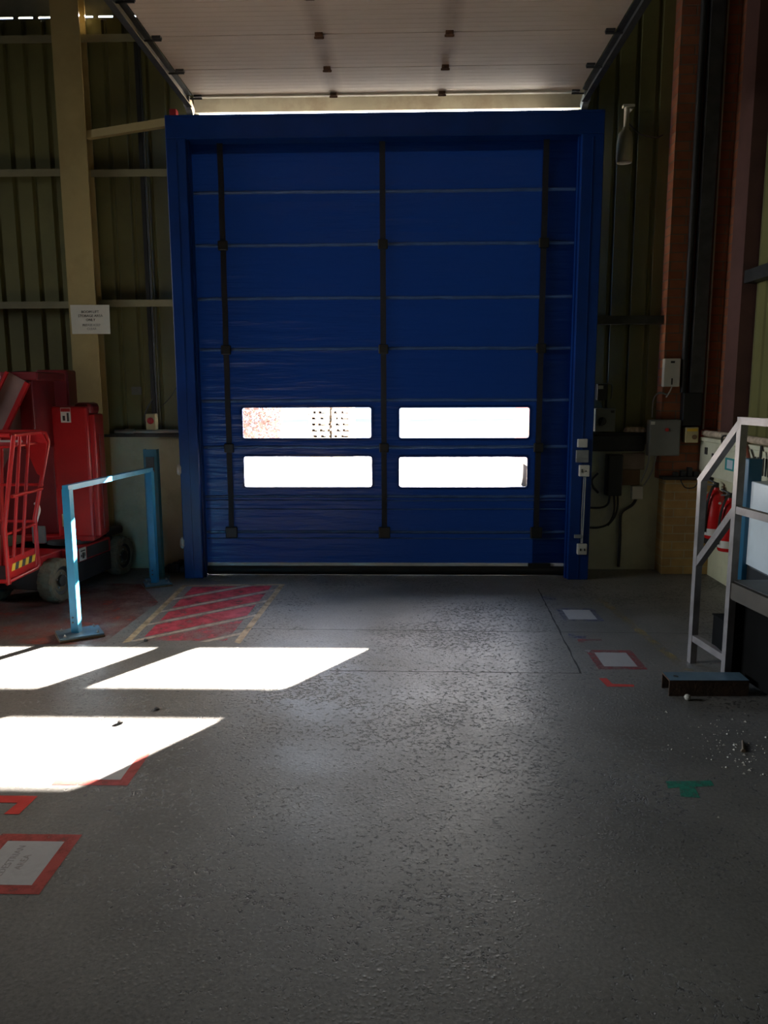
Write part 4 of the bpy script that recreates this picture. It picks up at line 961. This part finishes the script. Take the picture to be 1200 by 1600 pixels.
for k in range(2):
    for lv in range(9):
        m_ = MB(); z = -.02 + lv * .15; x0 = -2.42 + k * .58 + rnd.uniform(-.015, .015)
        m_.box(x0, x0 + .52, 19.6, 20.5, z + .105, z + .145).box(x0, x0 + .52, 19.6, 20.5, z, z + .05)
        for a in (0, .15 + rnd.uniform(-.02, .1), .41): m_.box(x0 + a, x0 + a + rnd.uniform(.06, .11), 19.62, 20.48, z + .05, z + .105)
        tag(m_.build('timber_pallet', 'pallet'), ['pale timber pallet in the left stack beyond the upper left window', 'pale timber pallet in the right stack beyond the upper left window'][k], 'pallet', ['pallets of the left stack outside', 'pallets of the right stack outside'][k])
bl = thing('rendered_building', 'white rendered building across the yard beyond the door windows', 'building', (4, 46, 0))
MB().box(-30, 26, 46, 52, -.02, 7).build('wall', 'far_white', bl)
MB().box(-30.3, 26.3, 45.8, 52.3, 7, 7.3).build('roof_edge', 'grey_box', bl)
tk = thing('parked_truck', 'red vehicle standing in the yard beyond the lower right window', 'vehicle', (2.9, 13, 0))
MB().box(1.98, 3.9, 11.3, 14.2, .40, 1.7, bev=.06).build('body', 'red_truck', tk)
MB().box(1.96, 3.92, 11.25, 11.45, .25, .42, bev=.03).build('bumper', 'dark_steel', tk)
MB().box(2.15, 3.75, 11.28, 11.31, 1.1, 1.55).build('rear_window', 'win_dark', tk)
for wx in (2.02, 3.66):
    for wy in (11.9, 13.6): MB().lathe([(.30, 0), (.32, .04), (.32, .18), (.30, .22)], (wx, wy, .30), 'X', 22).build('wheel', 'rubber', tk)

# ================================================================ LIGHT
sun = bpy.data.lights.new('sun', 'SUN'); sun.energy = SUN_E; sun.angle = math.radians(.53); sun.color = (1, .93, .84)
so_ = bpy.data.objects.new('sun', sun); COL.objects.link(so_)
so_.rotation_euler = Vector((-.5118, -.7995, -.3128)).to_track_quat('-Z', 'Y').to_euler(); so_.location = (12, 25, 12)
w = bpy.data.worlds.new('sky'); SC.world = w; w.use_nodes = True
wn = w.node_tree; bg = wn.nodes['Background']
sky = wn.nodes.new('ShaderNodeTexSky'); sky.sky_type = 'NISHITA'; sky.sun_disc = False
sky.sun_elevation = math.radians(18.2); sky.sun_rotation = math.radians(32.6); sky.air_density = 1.; sky.dust_density = 2.; sky.ozone_density = 1.
wn.links.new(sky.outputs[0], bg.inputs[0]); bg.inputs['Strength'].default_value = SKY_E
# daylight portals in the four door windows (sampling aid for the sky only)
for w_ in WIN:
    pl_ = bpy.data.lights.new('sky_portal', 'AREA'); pl_.shape = 'RECTANGLE'; pl_.size = w_[1] - w_[0]; pl_.size_y = w_[3] - w_[2]
    pl_.cycles.is_portal = True
    po = bpy.data.objects.new('sky_portal', pl_); COL.objects.link(po); po.location = ((w_[0] + w_[1]) / 2, CY + .02, (w_[2] + w_[3]) / 2)
    po.rotation_euler = (math.radians(-90), 0, 0)
# added unseen fill lamps: two weak under the roof, one at the left wall
for (loc, rot, e, sx_, sy_, c_) in (((-5.2, -1.0, 5.25), (0, 0, 0), 8, 1.6, 3.0, (1, .96, .86)), ((-1.0, -7.0, 5.25), (0, 0, 0), 10, 1.6, 3.0, (1, .96, .86)),
                                    ((-8.95, 3.6, 2.6), (0, math.radians(-81), 0), 120, 3.4, 3.6, (.9, .96, 1))):
    al = bpy.data.lights.new('hall_fill', 'AREA'); al.shape = 'RECTANGLE'; al.size = sx_; al.size_y = sy_; al.energy = e; al.color = c_
    if loc[0] < -8: al.spread = math.radians(62)
    ao = bpy.data.objects.new('hall_fill', al); COL.objects.link(ao); ao.location = loc; ao.rotation_euler = rot

# ================================================================ CAMERA
cam = bpy.data.cameras.new('camera'); co = bpy.data.objects.new('camera', cam); COL.objects.link(co); SC.camera = co
cam.sensor_fit = 'VERTICAL'; cam.sensor_height = 36.; cam.lens = 36. * 1213. / 1600.
pt, yw, rl_ = math.radians(8.906), math.radians(1.58), math.radians(-.213)
fw_ = Vector((-math.sin(yw) * math.cos(pt), math.cos(yw) * math.cos(pt), -math.sin(pt)))
rt = Vector((math.cos(yw), math.sin(yw), 0)); up = rt.cross(fw_)
R_ = rt * math.cos(rl_) + up * math.sin(rl_); U_ = up * math.cos(rl_) - rt * math.sin(rl_)
mw = Matrix((R_, U_, -fw_)).transposed().to_4x4(); mw.translation = (0, 0, 1.65); co.matrix_world = mw
cam.clip_start = .05; cam.clip_end = 500

SC.view_settings.view_transform = 'Standard'; SC.view_settings.look = 'None'; SC.view_settings.gamma = 1; SC.view_settings.use_curve_mapping = False
SC.view_settings.exposure = 0.
cy = SC.cycles
cy.use_denoising = True; cy.max_bounces = 10; cy.diffuse_bounces = 6; cy.glossy_bounces = 4; cy.transparent_max_bounces = 16; cy.caustics_reflective = False; cy.caustics_refractive = False
cy.sample_clamp_indirect = 12.
